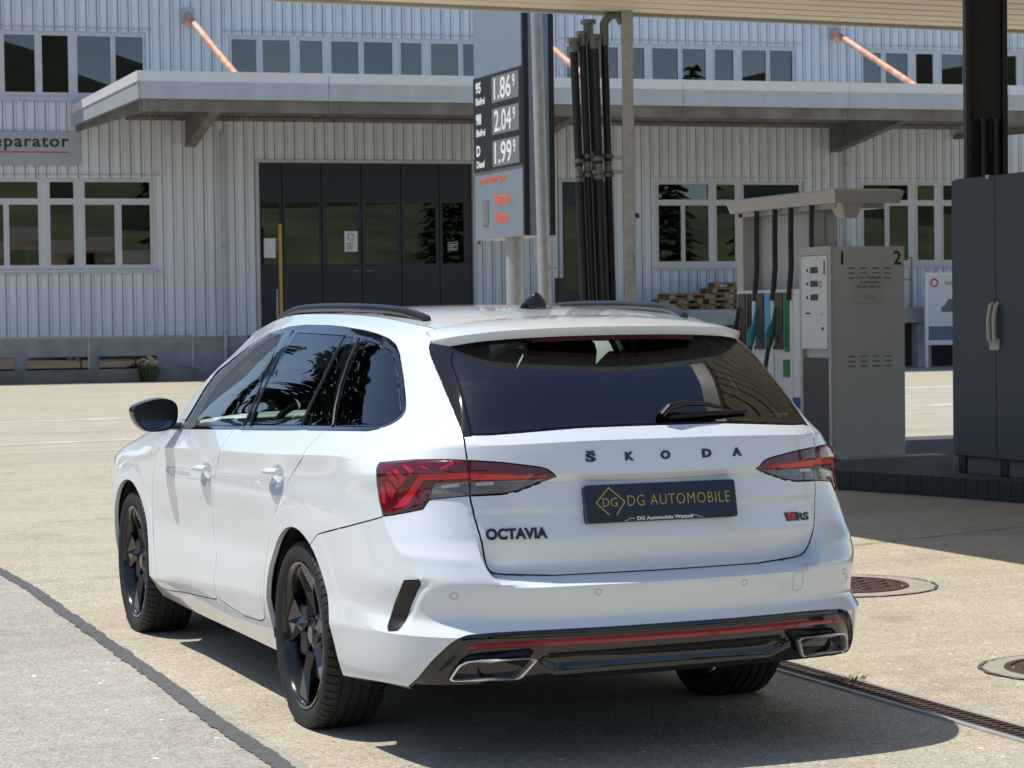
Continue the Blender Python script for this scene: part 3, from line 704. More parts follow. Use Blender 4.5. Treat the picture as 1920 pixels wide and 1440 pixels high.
# fuel dispenser: pay terminal cabinet in front, hose unit behind, small roof
D = thing('fuel_dispenser', 'taupe and white fuel dispenser with three nozzles, numbered 1 and 2', 'fuel pump', (6.806, 9.51, .158))
G_PW = mat('pump_white', (.72, .74, .74), .35, noise=.04)
G_SHADE = mat('recess_taupe', (.085, .078, .07), .6)
H_ = 1.86
mb = MB(); mb.bbox(.03, .74, 0, .55, .0, H_, .006); mb.build('cabinet', G_TAUPE, D)
mb = MB(); mb.bbox(-.012, .03, .0, .045, .02, H_+.004, .005); mb.bbox(-.012, .03, .505, .55, .02, H_+.004, .005); mb.bbox(-.012, .03, .046, .504, H_-.07, H_+.004, .005); mb.build('frame', G_CREAM, D)
MB().bbox(.0, .03, .046, .504, .03, .88, .003).build('recess_panel', G_SHADE, D)
wp_ = MB().bbox(-.022, .029, .05, .50, .96, H_-.075, .006).build('display_panel', G_PW, D)
def dm(y, z, out): return frame((-.022-out, y, z), (0, -1, 0), (0, 0, 1))
text_obj('number', '1', .17, G_PRINT, wp_, dm(.13, 1.62, .001), extrude=.001, bold=.002)
for k, z in enumerate((1.63, 1.51, 1.39)):
    MB().bbox(-.027, -.0225, .20-.0, .33, z, z+.055, .002).build('digit_display', mat('lcd_dark', (.05, .07, .065), .3), wp_)
    MB().box(-.0245, -.0222, .37, .40, z+.015, z+.04).build('print_mark', G_PRINT, wp_)
mb = MB(); mb.lathe([(.03, 0), (.019, 0)], 16, axis='x', org=(-.0235, .155, 1.53)); mb.build('ring_mark', G_RED, wp_)
MB().box(-.0245, -.0222, .34, .42, 1.27, 1.285).build('print_mark', G_PRINT, wp_)
mb = MB(); mb.lathe([(.001, -.01), (.014, -.008), (.014, 0)], 12, axis='x', org=(-.0225, .12, 1.14)); mb.build('lock', G_BLACK, wp_)
mb = MB(); mb.lathe([(.001, -.01), (.008, -.008), (.008, 0)], 12, axis='x', org=(-.0225, .13, 1.27)); mb.build('lock', G_STEEL, wp_)
text_obj('number', '1', .17, G_PRINT, D, frame((.065, -.001, 1.70), (1, 0, 0), (0, 0, 1)), extrude=.001, bold=.003)
text_obj('number', '2', .17, G_PRINT, D, frame((.625, -.001, 1.70), (1, 0, 0), (0, 0, 1)), extrude=.001, bold=.003)
slot = None
for z0 in (1.575, .80):
    for i in range(4):
        for k in range(3):
            if slot is None: slot = o = MB().bbox(0, .068, -.005, .0, 0, .013, .002).build('vent_slot', mat('slot_taupe', (.20, .19, .175), .6), D)
            else: o = slot.copy(); COL.objects.link(o)
            o.location = (.165+i*.122, 0, z0+k*.043)
st = MB().bbox(.225, .52, -.006, -.0005, 1.36, 1.62, .002).build('notice', mat('notice_cream', (.50, .46, .38), .5), D)
for k, tx in enumerate(('Diese Tanksaule', 'nimmt keine', 'Noten mehr an')):
    text_obj('lettering', tx, .038, G_PRINT, st, frame((.3725, -.0066, 1.575-k*.04), (1, 0, 0), (0, 0, 1)), extrude=.0004, align='CENTER')
mb = MB(); mb.prism([(.31, 1.40), (.36, 1.385), (.42, 1.39), (.44, 1.42), (.40, 1.445), (.34, 1.44)], 0, .002, frame((0, -.0062, 0), (1, 0, 0), (0, 0, 1))); mb.build('pictogram', G_STEEL, st)
MB().bbox(.03, 1.05, -.20, .02, -.01, .012, .004).build('foot_plate', mat('foot_plate', (.34, .34, .33), .6), D)
# hose unit
mb = MB(); mb.bbox(.12, .60, .556, 1.80, 0, 1.50, .006); mb.build('pump_body', G_PW, D)
mb = MB(); mb.bbox(.30, .42, .60, 1.82, 1.505, 2.199, .004); mb.build('back_panel', G_TAUPE, D)
MB().bbox(.10, .62, 1.825, 1.96, 0, 2.239, .006).build('upright', G_CREAM, D); MB().bbox(.16, .26, .57, .66, 1.50, 2.199, .006).build('upright', G_CREAM, D)
# roof: thin tapered plate
mb = MB()
mb.add([(.03, -.03, 2.24), (.68, -.03, 2.24), (.68, 1.95, 2.24), (.03, 1.95, 2.24), (.0, -.06, 2.345), (.71, -.06, 2.345), (.71, 1.975, 2.345), (.0, 1.975, 2.345), (.03, -.02, 2.365), (.68, -.02, 2.365), (.68, 1.93, 2.365), (.03, 1.93, 2.365)],
       [(0, 3, 2, 1), (0, 1, 5, 4), (1, 2, 6, 5), (2, 3, 7, 6), (3, 0, 4, 7), (4, 5, 9, 8), (5, 6, 10, 9), (6, 7, 11, 10), (7, 4, 8, 11), (8, 9, 10, 11)])
mb.box(.1, .6, .1, 1.9, 2.20, 2.2395)
mb.build('roof', G_CREAM, D)
mb = MB(); mb.add([(.1, -.02, 2.24), (.32, -.02, 2.24), (.27, .02, 2.11), (.15, .02, 2.11), (.1, .2, 2.24), (.32, .2, 2.24), (.27, .15, 2.11), (.15, .15, 2.11)], [(0, 1, 2, 3)[::-1], (4, 5, 6, 7), (3, 2, 6, 7)[::-1], (0, 3, 7, 4), (1, 5, 6, 2)]); mb.build('lamp_housing', G_CREAM, D)
G_NOZ = [mat('nozzle_black', (.015, .015, .016), .4), mat('nozzle_teal', (.02, .20, .25), .4), mat('nozzle_green', (.01, .085, .06), .4)]
G_GRADE = [mat('grade_black', (.02, .02, .02), .4), mat('grade_blue', (.10, .42, .72), .4), mat('grade_green', (.02, .19, .07), .4)]
for k, y in enumerate((1.63, 1.27, .91)):
    MB().bbox(.02, .119, y-.17, y+.17, .0, 1.50, .006).build('hose_bay', G_PW, D)
    b_ = MB().bbox(.0, .0195, y-.01, y+.13, .95, 1.47, .003).build('nozzle_recess', G_SHADE, D)
    MB().bbox(.008, .0195, y-.12, y-.035, .93, 1.47, .003).build('grade_strip', G_GRADE[k], D)
    if k == 2: MB().box(.0085, .0195, y-.12, y-.01, .70, .86).build('grade_label', G_GRADE[2], D)
    mb = MB(); mb.tube([(-.02, y+.07, 1.34), (-.04, y+.07, 1.22), (-.06, y+.065, 1.14)], .02, 8, rs=[.012, .02, .03])
    mb.tube([(-.06, y+.065, 1.16), (-.085, y+.06, 1.08), (-.10, y+.06, .98)], .035, 10, rs=[.035, .042, .03])
    mb.tube([(-.05, y+.05, 1.12), (-.02, y+.02, 1.02), (-.06, y+.05, .96)], .012, 6)
    mb.build('nozzle', G_NOZ[k], D, True)
    mb = MB(); pts = []
    for i in range(15):
        q = i/14; pts.append((-.10-.05*math.sin(q*PI), y+.06+.05*q*(1 if k < 1 else .4), .98-.86*q))
    mb.tube(pts, .021, 8); mb.build('hose', G_BLACK, D, True)
for y in (1.45, 1.10, .80, .42):
    mb = MB(); mb.tube([(.05, y, 2.245), (.04, y-.01, 2.0), (.03, y-.03, 1.7), (.0, y-.03, 1.40)], .026, 8); mb.build('hose', G_BLACK, D, True)
mb = MB(); mb.box(.113, .1185, .56, 1.8, .42, .52); mb.box(.113, .1185, .56, 1.8, .20, .36); mb.build('blue_stripe', mat('stripe_blue', (.02, .05, .28), .4), D)
MB().bbox(.02, .119, .56, .73, 0, 1.50, .006).build('hose_bay', G_PW, D)
mb = MB(); mb.box(.0145, .0195, .56, .735, .42, .52); mb.box(.0145, .0195, .56, .735, .20, .36); mb.build('blue_stripe', bpy.data.materials['stripe_blue'], D)
# equipment cabinet and the black canopy column behind it
t = thing('equipment_cabinet', 'dark blue grey double door steel cabinet with pale twin handle', 'cabinet', (6.73, 7.5, .16))
mb = MB(); mb.bbox(.015, .72, -2.3, 0, .13, 2.31, .006); mb.build('body', G_ANTH, t)
for y0, y1 in ((-.595, -.003), (-1.20, -.603), (-1.75, -1.208), (-2.29, -1.758)): MB().bbox(-.012, .016, y0, y1, .14, 2.30, .006).build('door', G_ANTH, t)
mb = MB()
for y in (-.565, -.635): mb.tube([(-.013, y, 1.00), (-.05, y, 1.06), (-.055, y, 1.21), (-.035, y, 1.31), (-.013, y, 1.33)], .018, 8)
mb.bbox(-.035, -.013, -.665, -.54, .97, 1.06, .008)
mb.build('handle', G_CREAM, t, True)
mb = MB(); mb.bbox(-.02, .0, -.52, -.485, 2.285, 2.315, .004); mb.build('hinge_tab', G_CREAM, t)
for y in (-.05, -.62, -1.4, -2.25): MB().bbox(.04, .68, y-.05, y+.05, 0, .129, .004).build('foot', G_BLACK, t)
MB().bbox(.05, .62, -2.2, -.11, .0, .128, .004).build('plinth_panel', mat('plinth_grey', (.12, .125, .125), .6), t)
# canopy of the station
CL, CRX, CN, CF, CZ = 2.65, 15.0, -7.0, 12.6, 4.43
t = thing('station_canopy', 'flat filling station roof with pale slatted ceiling seen from below', 'canopy', (0, 0, 0))
G_SLAT = mat('ceiling_slat', (.86, .78, .63), .5, noise=.08, nscale=1)
slat = None; n = 0; y = CF-.22
rest = MB()
while y > CN+.2:
    if y > CF-13:
        if slat is None: slat = o = MB().bbox(CL+.08, CRX-.08, -.140, .140, 0, .05, .02).build('ceiling_slat', G_SLAT, t)
        else: o = slat.copy(); COL.objects.link(o)
        o.location = (0, y, CZ); n += 1
    else: rest.box(CL+.08, CRX-.08, y-.145, y+.145, CZ, CZ+.03)
    y -= .335
tag(rest.build('ceiling_slat', G_SLAT, t), kind='stuff')
MB().box(CL+.05, CRX-.05, CN+.05, CF-.05, CZ+.03, CZ+.09).build('ceiling_void', mat('ceiling_dark', (.10, .09, .08), .9), t)
MB().box(CL, CRX, CN, CF, CZ+.42, CZ+.50).build('roof_deck', G_FASC, t)
mb = MB(); mb.bbox(CL-.02, CRX, CF-.05, CF+.02, CZ-.03, CZ+.52, .01); mb.bbox(CL-.02, CRX, CN-.02, CN+.05, CZ-.03, CZ+.52, .01); mb.bbox(CL-.06, CL+.02, CN+.06, CF-.06, CZ-.03, CZ+.52, .01); mb.bbox(CRX-.02, CRX+.06, CN+.06, CF-.06, CZ-.03, CZ+.52, .01); mb.build('fascia', G_CREAM, t)
lamp = None
for x in (5.5, 8.6, 11.7):
    for yy in (8.9, 4.5, 0):
        if lamp is None: lamp = o = MB().bbox(-.3, .3, -.3, .3, -.05, 0, .015).build('ceiling_lamp', G_CREAM, t)
        else: o = lamp.copy(); COL.objects.link(o)
        o.location = (x, yy, CZ)
def column(x, y, rz, label):
    t = thing('canopy_column', label, 'column', (x, y, 0), rz, 'black steel columns of the station canopy')
    mb = MB(); mb.bbox(-.17, -.13, -.15, .15, 0, CZ-.001, .006); mb.bbox(.13, .17, -.15, .15, 0, CZ-.001, .006); mb.bbox(-.129, .129, -.012, .012, 0, CZ-.001, .003); mb.build('beam', G_BLKSTEEL, t)
    for q in (-.025, .085):
        mb = MB(); mb.tube([(q, -.08, 0), (q, -.08, 3.0)], .035, 10); mb.tube([(q, -.08, 3.0), (q, -.08, 3.04)], .045, 10); mb.build('downpipe', G_BLKSTEEL, t, True)
    MB().bbox(-.24, .24, -.22, .22, 0, .03, .006).build('base_plate', G_BLKSTEEL, t)
    return t
column(7.62, 8.35, -CY-.12, 'black steel canopy column behind the dark cabinet')
column(11.8, 8.35, 0, 'black steel canopy column beyond the right edge of the frame'); column(7.6, -3.5, 0, 'black steel canopy column behind the camera on the right')
# ================================================================ valley around the yard (seen in the reflections)
ORD = 'first second third fourth fifth sixth seventh eighth ninth tenth eleventh last'.split()
def hill(name, pts, depth, peak, m, seed):
    """a hillside rising away from the line pts"""
    r0 = random.Random(seed); n = 26; V = []; F = []; rows_ = 12
    P0_, P1_ = Vector(pts[0]), Vector(pts[1]); d = (P1_-P0_).normalized(); nn = Vector((-d.y, d.x))
    ph = [r0.uniform(0, 6) for _ in range(4)]
    for i in range(n+1):
        s_ = i/n; b = P0_.lerp(P1_, s_)
        for j in range(rows_+1):
            q = j/rows_; hgt = peak*(q*q*(3-2*q))*(.8+.25*math.sin(s_*5+ph[0])+.12*math.sin(s_*13+ph[1]+q*3))*(1 if j else 0)
            p = b+nn*depth*q; V.append((p.x, p.y, hgt-(.4 if j == 0 else 0)))
    for i in range(n):
        for j in range(rows_): a = i*(rows_+1)+j; F.append((a, a+rows_+1, a+rows_+2, a+1))
    return tag(mesh_obj(name, V, F, m, None, True, 0), kind='structure'), V
G_MEADOW = mat('meadow', (.115, .155, .05), .9, noise=.45, nscale=.09, col2=(.035, .055, .022))
G_FOREST = mat('forest_floor', (.020, .034, .012), .95, noise=.5, nscale=.15)
hill('hill', [(-30, 230), (-95, -60)], -130, 30, G_MEADOW, 1)
hill('hill', [(-120, 330), (-260, -120)], -150, 85, G_FOREST, 2)
hill('hill', [(-120, -70), (230, -120)], -90, 26, G_MEADOW, 3)
hill('hill', [(-200, -150), (300, -230)], -150, 75, G_FOREST, 4)
G_NEEDLE = mat('spruce_needles', (.055, .092, .032), .8, noise=.5, nscale=1.2)
G_LEAFY = mat('tree_leaves', (.042, .080, .018), .8, noise=.5, nscale=1.2)
G_BARK = mat('bark', (.06, .045, .035), .9, noise=.4, nscale=4)
def conifer_mesh(seed):
    r0 = random.Random(seed); V = []; F = []
    for k in range(1500):
        q = r0.random()**.7; z = 1.5+(1-q)*18.0; rad = (.3+3.6*q)*(.65+.35*math.sin(z*3.1)**2); a = r0.uniform(0, 2*PI); rr = rad*math.sqrt(r0.uniform(.15, 1))
        c_ = Vector((rr*math.cos(a), rr*math.sin(a), z-rr*.25)); d = Vector((math.cos(a), math.sin(a), -.35)).normalized(); s_ = Vector((-d.y, d.x, r0.uniform(-.4, .4))).normalized()*r0.uniform(.25, .5); L_ = r0.uniform(.6, 1.2)
        i = len(V); V += [c_-s_, c_+s_, c_+d*L_+s_*.3, c_+d*L_-s_*.3]; F.append((i, i+1, i+2, i+3))
    return V, F
def leafy_mesh(seed):
    r0 = random.Random(seed); V = []; F = []; cl = [Vector((r0.uniform(-2.6, 2.6), r0.uniform(-2.6, 2.6), r0.uniform(3.5, 9.5))) for _ in range(26)]
    for k in range(1700):
        b = r0.choice(cl); p = b+Vector((r0.gauss(0, .75), r0.gauss(0, .75), r0.gauss(0, .65))); s1 = Vector((r0.uniform(-1, 1), r0.uniform(-1, 1), r0.uniform(-1, 1))).normalized()*r0.uniform(.2, .4); s2 = s1.cross(Vector((r0.uniform(-1, 1), r0.uniform(-1, 1), r0.uniform(-1, 1)))).normalized()*.3
        i = len(V); V += [p-s1, p+s2, p+s1, p-s2]; F.append((i, i+1, i+2, i+3))
    return V, F
def tree(name, label, group, crown, m, trunk_h, loc, sc, proto={}):
    t = thing(name, label, 'tree', loc, rng.uniform(0, 6), group); t.scale = (sc, sc, sc)
    if crown not in proto:
        V, F = conifer_mesh(11) if crown == 'c' else leafy_mesh(12)
        a = mesh_obj('crown', V, F, m, t); mb = MB(); mb.tube([(0, 0, -.5), (0, 0, trunk_h)], .3, 10, rs=[.34, .06]); b = mb.build('trunk', G_BARK, t, True); proto[crown] = (a.data, b.data)
    else:
        for nm, me in zip(('crown', 'trunk'), proto[crown]): o = bpy.data.objects.new(nm, me); COL.objects.link(o); o.parent = t
    return t
for k, (hd, ds, sc) in enumerate(((-9, 88, 1.1), (-13, 62, 1.25), (-16, 55, 1.3), (-18.5, 60, 1.1), (-21, 52, .95), (-25, 66, 1.0), (-29, 58, .8), (-36, 70, 1.0), (-44, 62, .9), (-55, 72, 1.1), (-70, 66, 1.0), (-88, 74, 1.1))):
    tree('spruce_tree', '%s tall dark spruce counted from the building end of the row left of the yard' % ORD[k], 'spruces to the left of the yard', 'c', G_NEEDLE, 17, (-3+ds*math.sin(R(hd)), -7+ds*math.cos(R(hd)), 0), sc)
for k, (x, y, sc) in enumerate(((-32, 20, .8), (-36, 6, 1.0), (-30, -22, .9), (-22, -42, 1.0), (-8, -64, .8), (84, -66, 1.0))):
    tree('leafy_tree', '%s round leafy tree in the belt from the yard left edge round behind the photographer' % ORD[k], 'leafy trees around the yard', 'l', G_LEAFY, 6, (x, y, 0), sc)
for k, (x, y, sc) in enumerate(((-40, -50, 1.3), (14, -112, 1.3), (40, -128, 1.2), (66, -120, 1.4), (92, -124, 1.2), (-18, -98, 1.2), (120, -126, 1.3))):
    tree('spruce_tree', '%s tall dark spruce planted on the slope behind the photographer' % ORD[k], 'spruces behind the photographer', 'c', G_NEEDLE, 17, (x, y, 0), sc)
# ================================================================ the car
CAR = thing('estate_car', 'white estate car seen from behind with black wheels, black trim and dark windows', 'car', (0, 0, 0))
C_PAINT = mat('white_paint', (.745, .80, .815), .28, 0, coat=1.0, spec=.5)
C_GLOSS = mat('gloss_black', (.006, .006, .007), .08, 0, coat=.6)
C_TRIM = mat('satin_black', (.010, .010, .011), .32)
C_MATTE = mat('matte_black', (.008, .008, .009), .7)
C_GLASS_D = glass_mat('privacy_glass', (.34, .42, .38), 1.7)
C_GLASS_R = glass_mat('rear_glass', (.56, .68, .63), 1.85)
C_GLASS_F = glass_mat('front_glass', (.80, .88, .84), 1.6)
C_CHROME = mat('brushed_chrome', (.80, .78, .74), .38, .85)
C_RUBBER = mat('tyre_rubber', (.016, .016, .017), .68, noise=.35, nscale=30, bump=.15, bscale=120)
C_ALLOY = mat('black_alloy', (.014, .014, .015), .16, .3, coat=.7)
C_DISC = mat('brake_steel', (.10, .10, .10), .4, .9)
C_RED = mat('red_lens', (.11, .003, .008), .12, coat=.7)
C_FACET = mat('crystal_red', (.46, .006, .018), .25, coat=.7)
C_REDB = mat('bright_red_lens', (.56, .005, .012), .2, coat=.6)
C_CLEAR = mat('smoked_clear_lens', (.19, .175, .17), .12, coat=.7, noise=.35, nscale=30, stretch=(1, 1, 4))
C_CLEARB = mat('reversing_lens', (.50, .47, .45), .15, coat=1.0)
C_REFL = mat('red_reflector', (.30, .005, .012), .2, coat=.8, bump=.2, bscale=300)
C_GAP = mat('seal_black', (.004, .004, .004), .8)
C_SEAT = mat('seat_cloth', (.018, .018, .02), .85)
C_SENSOR = mat('sensor_paint', (.70, .71, .72), .3, coat=1)
C_PLATE = mat('plate_black', (.007, .008, .012), .22, coat=.3)
C_GOLD = mat('gold_print', (.62, .42, .09), .3, .7)
# ---- car body surface: rows (bottom to top) of control points along knots K0..K16 (rear centre -> side -> front centre)
# each point is (half width, y forward, z)
ROWS = [
 # r0 underside edge
 [(0,-1.02,.268),(.30,-1.01,.268),(.55,-.98,.265),(.68,-.93,.26),(.745,-.85,.245),(.79,-.72,.245),(.80,-.40,.215),(.79,0,.195),(.785,.7,.19),(.785,1.35,.19),(.785,1.85,.19),(.785,2.3,.19),(.79,2.75,.195),(.75,3.15,.20),(.62,3.35,.20),(.35,3.45,.20),(0,3.48,.20)],
 # r1 lower lip
 [(0,-1.105,.275),(.30,-1.095,.275),(.55,-1.055,.272),(.695,-1.00,.268),(.775,-.915,.265),(.83,-.76,.262),(.858,-.40,.235),(.842,0,.208),(.840,.7,.205),(.840,1.35,.203),(.840,1.85,.203),(.84,2.3,.206),(.85,2.75,.215),(.80,3.15,.22),(.66,3.42,.22),(.35,3.53,.22),(0,3.56,.22)],
 # r2 flare crease / diffuser top / sill ledge
 [(0,-1.184,.432),(.30,-1.170,.432),(.55,-1.116,.432),(.708,-1.052,.432),(.810,-.934,.432),(.866,-.76,.432),(.893,-.40,.41),(.886,0,.345),(.868,.7,.262),(.866,1.35,.25),(.865,1.85,.245),(.866,2.3,.245),(.88,2.75,.30),(.845,3.17,.33),(.70,3.45,.33),(.35,3.56,.33),(0,3.585,.33)],
 # r3
 [(0,-1.150,.476),(.30,-1.136,.476),(.55,-1.082,.476),(.688,-1.026,.478),(.778,-.935,.48),(.845,-.757,.485),(.884,-.40,.50),(.898,.05,.44),(.898,.7,.402),(.898,1.35,.362),(.896,1.85,.325),(.897,2.3,.30),(.895,2.75,.42),(.86,3.17,.45),(.71,3.46,.45),(.35,3.57,.45),(0,3.595,.45)],
 # r4 bumper top edge
 [(0,-1.172,.592),(.30,-1.157,.592),(.55,-1.10,.592),(.70,-1.040,.60),(.789,-.943,.60),(.853,-.755,.60),(.887,-.40,.595),(.902,.05,.54),(.893,.7,.50),(.892,1.35,.47),(.89,1.85,.45),(.89,2.3,.45),(.90,2.75,.52),(.865,3.17,.54),(.715,3.46,.54),(.35,3.575,.54),(0,3.60,.54)],
 # r5
 [(0,-1.142,.65),(.30,-1.127,.65),(.55,-1.074,.65),(.695,-1.018,.655),(.781,-.93,.66),(.847,-.755,.66),(.888,-.40,.66),(.900,.05,.62),(.885,.7,.58),(.884,1.35,.56),(.883,1.85,.55),(.885,2.3,.55),(.90,2.75,.60),(.866,3.17,.61),(.715,3.46,.60),(.35,3.575,.60),(0,3.60,.60)],
 # r6 tailgate crease
 [(0,-1.100,.72),(.30,-1.086,.72),(.55,-1.037,.72),(.687,-.985,.725),(.768,-.908,.73),(.838,-.752,.73),(.889,-.40,.73),(.902,.05,.70),(.892,.7,.68),(.89,1.35,.66),(.888,1.85,.65),(.888,2.3,.65),(.90,2.75,.68),(.865,3.17,.68),(.71,3.45,.66),(.35,3.565,.66),(0,3.59,.66)],
 # r7 under the tailgate overhang
 [(0,-1.062,.895),(.30,-1.048,.898),(.55,-1.008,.905),(.685,-.933,.895),(.760,-.85,.88),(.828,-.730,.865),(.880,-.40,.83),(.902,.05,.80),(.90,.7,.78),(.897,1.35,.76),(.893,1.85,.75),(.89,2.3,.745),(.895,2.75,.75),(.86,3.17,.745),(.70,3.43,.72),(.35,3.545,.71),(0,3.57,.71)],
 # r8 overhang edge
 [(0,-1.096,.920),(.30,-1.080,.923),(.55,-1.020,.935),(.68,-.945,.935),(.762,-.858,.93),(.834,-.715,.925),(.868,-.40,.90),(.888,.05,.875),(.891,.7,.85),(.890,1.35,.833),(.886,1.85,.82),(.888,2.3,.81),(.885,2.75,.80),(.845,3.15,.79),(.68,3.40,.76),(.35,3.52,.75),(0,3.545,.75)],
 # r9 shelf edge / shoulder
 [(0,-1.078,1.027),(.30,-1.063,1.025),(.55,-1.004,1.018),(.665,-.930,1.016),(.725,-.845,1.004),(.795,-.705,.975),(.864,-.40,.965),(.890,0,.95),(.897,.7,.925),(.895,1.35,.905),(.889,1.85,.885),(.878,2.3,.87),(.855,2.75,.85),(.81,3.12,.825),(.66,3.36,.79),(.35,3.49,.78),(0,3.515,.78)],
 # r10 glass bottom / belt / bonnet edge
 [(0,-1.046,1.058),(.30,-1.032,1.056),(.55,-.975,1.048),(.640,-.905,1.052),(.685,-.80,1.062),(.735,-.665,1.066),(.795,-.40,1.055),(.825,0,1.035),(.842,.7,1.003),(.846,1.35,.995),(.815,2.10,.968),(.79,2.42,.933),(.775,2.75,.91),(.73,3.08,.865),(.61,3.29,.82),(.35,3.43,.805),(0,3.46,.805)],
 # r11 glass middle (only K0..K10 used)
 [(0,-.905,1.195),(.30,-.890,1.195),(.535,-.815,1.195),(.603,-.735,1.20),(.640,-.64,1.205),(.682,-.51,1.21),(.722,-.28,1.215),(.748,.06,1.215),(.762,.68,1.215),(.758,1.17,1.205),(.724,1.875,1.168)],
 # r12 top of side glass
 [(0,-.715,1.338),(.30,-.700,1.336),(.505,-.625,1.325),(.560,-.555,1.330),(.585,-.47,1.345),(.608,-.36,1.362),(.630,-.18,1.380),(.645,.10,1.394),(.655,.65,1.402),(.652,1.06,1.385),(.642,1.585,1.318)],
 # r13 roof edge
 [(0,-.640,1.398),(.30,-.622,1.396),(.465,-.55,1.378),(.510,-.48,1.380),(.530,-.39,1.390),(.548,-.28,1.402),(.565,-.12,1.418),(.577,.13,1.432),(.585,.62,1.442),(.587,1.14,1.432),(.598,1.545,1.372)],
]
KU = [0,.30,.56,.74,.89,1.10,1.43,1.85,2.55,3.20,3.80,4.18,4.58,5.00,5.30,5.66,6.02]   # metric coordinate of the knots
RV = [.14,.27,.43,.475,.59,.65,.72,.88,.93,1.02,1.055,1.235,1.42,1.51]                    # metric coordinate of the rows
# crease strength of each row at rear (K0-3), corner, side, front
CREASE = {0:(1,1,1,1),1:(.5,.5,.8,.5),2:(.9,.8,.9,.3),3:(.35,.3,.8,0),4:(.5,.1,0,0),5:(0,0,0,0),6:(.9,.2,0,0),7:(1,.2,0,0),8:(1,.2,0,0),9:(.9,.9,.95,.6),10:(.8,.3,.6,1),11:(0,0,0,0),12:(.2,0,.2,0),13:(1,1,1,1)}

def spline_coef(x, Y, zero_start=None):
    """natural cubic spline second derivatives for columns of Y"""
    n = len(x); A = np.zeros((n, n)); B = np.zeros(Y.shape)
    h = np.diff(x)
    A[0, 0] = A[-1, -1] = 1
    for i in range(1, n-1):
        A[i, i-1] = h[i-1]; A[i, i] = 2*(h[i-1]+h[i]); A[i, i+1] = h[i]
        B[i] = 6*((Y[i+1]-Y[i])/h[i] - (Y[i]-Y[i-1])/h[i-1])
    return np.linalg.solve(A, B)

def spline_eval(x, Y, M, t):
    i = np.clip(np.searchsorted(x, t)-1, 0, len(x)-2)
    h = (x[i+1]-x[i])[:, None]; a = (x[i+1]-t)[:, None]; b = (t-x[i])[:, None]
    return (M[i]*a**3+M[i+1]*b**3)/(6*h) + (Y[i]/h-M[i]*h/6)*a + (Y[i+1]/h-M[i+1]*h/6)*b

class Shell:
    """half body surface P(U, V): a cubic along U through each row, then a crease aware cubic across the rows"""
    def __init__(s):
        s.ku = np.array(KU); s.rv = np.array(RV); s.cur = []
        for r in ROWS:
            Y = np.array(r, float); k = len(Y)
            # mirror at the rear centre for a flat tangent
            x = np.concatenate([-s.ku[1:3][::-1], s.ku[:k]])
            Ym = Y[1:3][::-1]*np.array([-1, 1, 1])
            if k == len(KU):
                x = np.concatenate([x, 2*s.ku[-1]-s.ku[-3:-1][::-1]])
                Yf = Y[-3:-1][::-1]*np.array([-1, 1, 1]); YY = np.concatenate([Ym, Y, Yf])
            else: YY = np.concatenate([Ym, Y])
            s.cur.append((x, YY, spline_coef(x, YY)))
    def rows_at(s, U):
        return np.stack([spline_eval(x, Y, M, np.minimum(U, x[-1])) for x, Y, M in s.cur], 1)   # n, rows, 3
    def creases(s, U):
        ks = np.array([0, .56, .95, 1.3, 4.2, 5.0, 6.1])
        out = np.zeros((len(U), len(ROWS)))
        for k in range(len(ROWS)):
            a, b, c_, d = CREASE[k]
            out[:, k] = np.interp(U, ks, [a, a, b, c_, c_, d, d])
        return out
    def eval(s, U, V, top=None):
        U = np.asarray(U, float); V = np.asarray(V, float)
        shp = U.shape; U = U.ravel(); V = V.ravel()
        uu, inv = np.unique(np.round(U, 7), return_inverse=True)
        P = s.rows_at(uu); C = s.creases(uu)
        # chord lengths between the rows of each column
        d = np.linalg.norm(np.diff(P, axis=1), axis=2)+1e-6
        n = P.shape[1]
        sl = np.diff(P, axis=1)/d[..., None]
        Tl = np.zeros_like(P); Tr = np.zeros_like(P)      # tangent arriving / leaving (unit-length param)
        for k in range(n):
            if k == 0: Tl[:, k] = Tr[:, k] = sl[:, 0]
            elif k == n-1: Tl[:, k] = Tr[:, k] = sl[:, -1]
            else:
                dl = d[:, k-1][:, None]; dr = d[:, k][:, None]
                sm = (sl[:, k-1]*dr+sl[:, k]*dl)/(dl+dr)
                c_ = C[:, k][:, None]
                Tl[:, k] = sm*(1-c_)+sl[:, k-1]*c_; Tr[:, k] = sm*(1-c_)+sl[:, k]*c_
        i = np.clip(np.searchsorted(s.rv, V, side='right')-1, 0, n-2)
        t = ((V-s.rv[i])/(s.rv[i+1]-s.rv[i]))[:, None]
        p0 = P[inv, i]; p1 = P[inv, i+1]; L = d[inv, i][:, None]
        m0 = Tr[inv, i]*L; m1 = Tl[inv, i+1]*L
        t2 = t*t; t3 = t2*t
        R = (2*t3-3*t2+1)*p0+(t3-2*t2+t)*m0+(-2*t3+3*t2)*p1+(t3-t2)*m1
        R[:, 0] = np.maximum(R[:, 0], 0)
        return R.reshape(shp+(3,))

def sstep(a, b, x):
    t = np.clip((x-a)/(b-a), 0, 1); return t*t*(3-2*t)

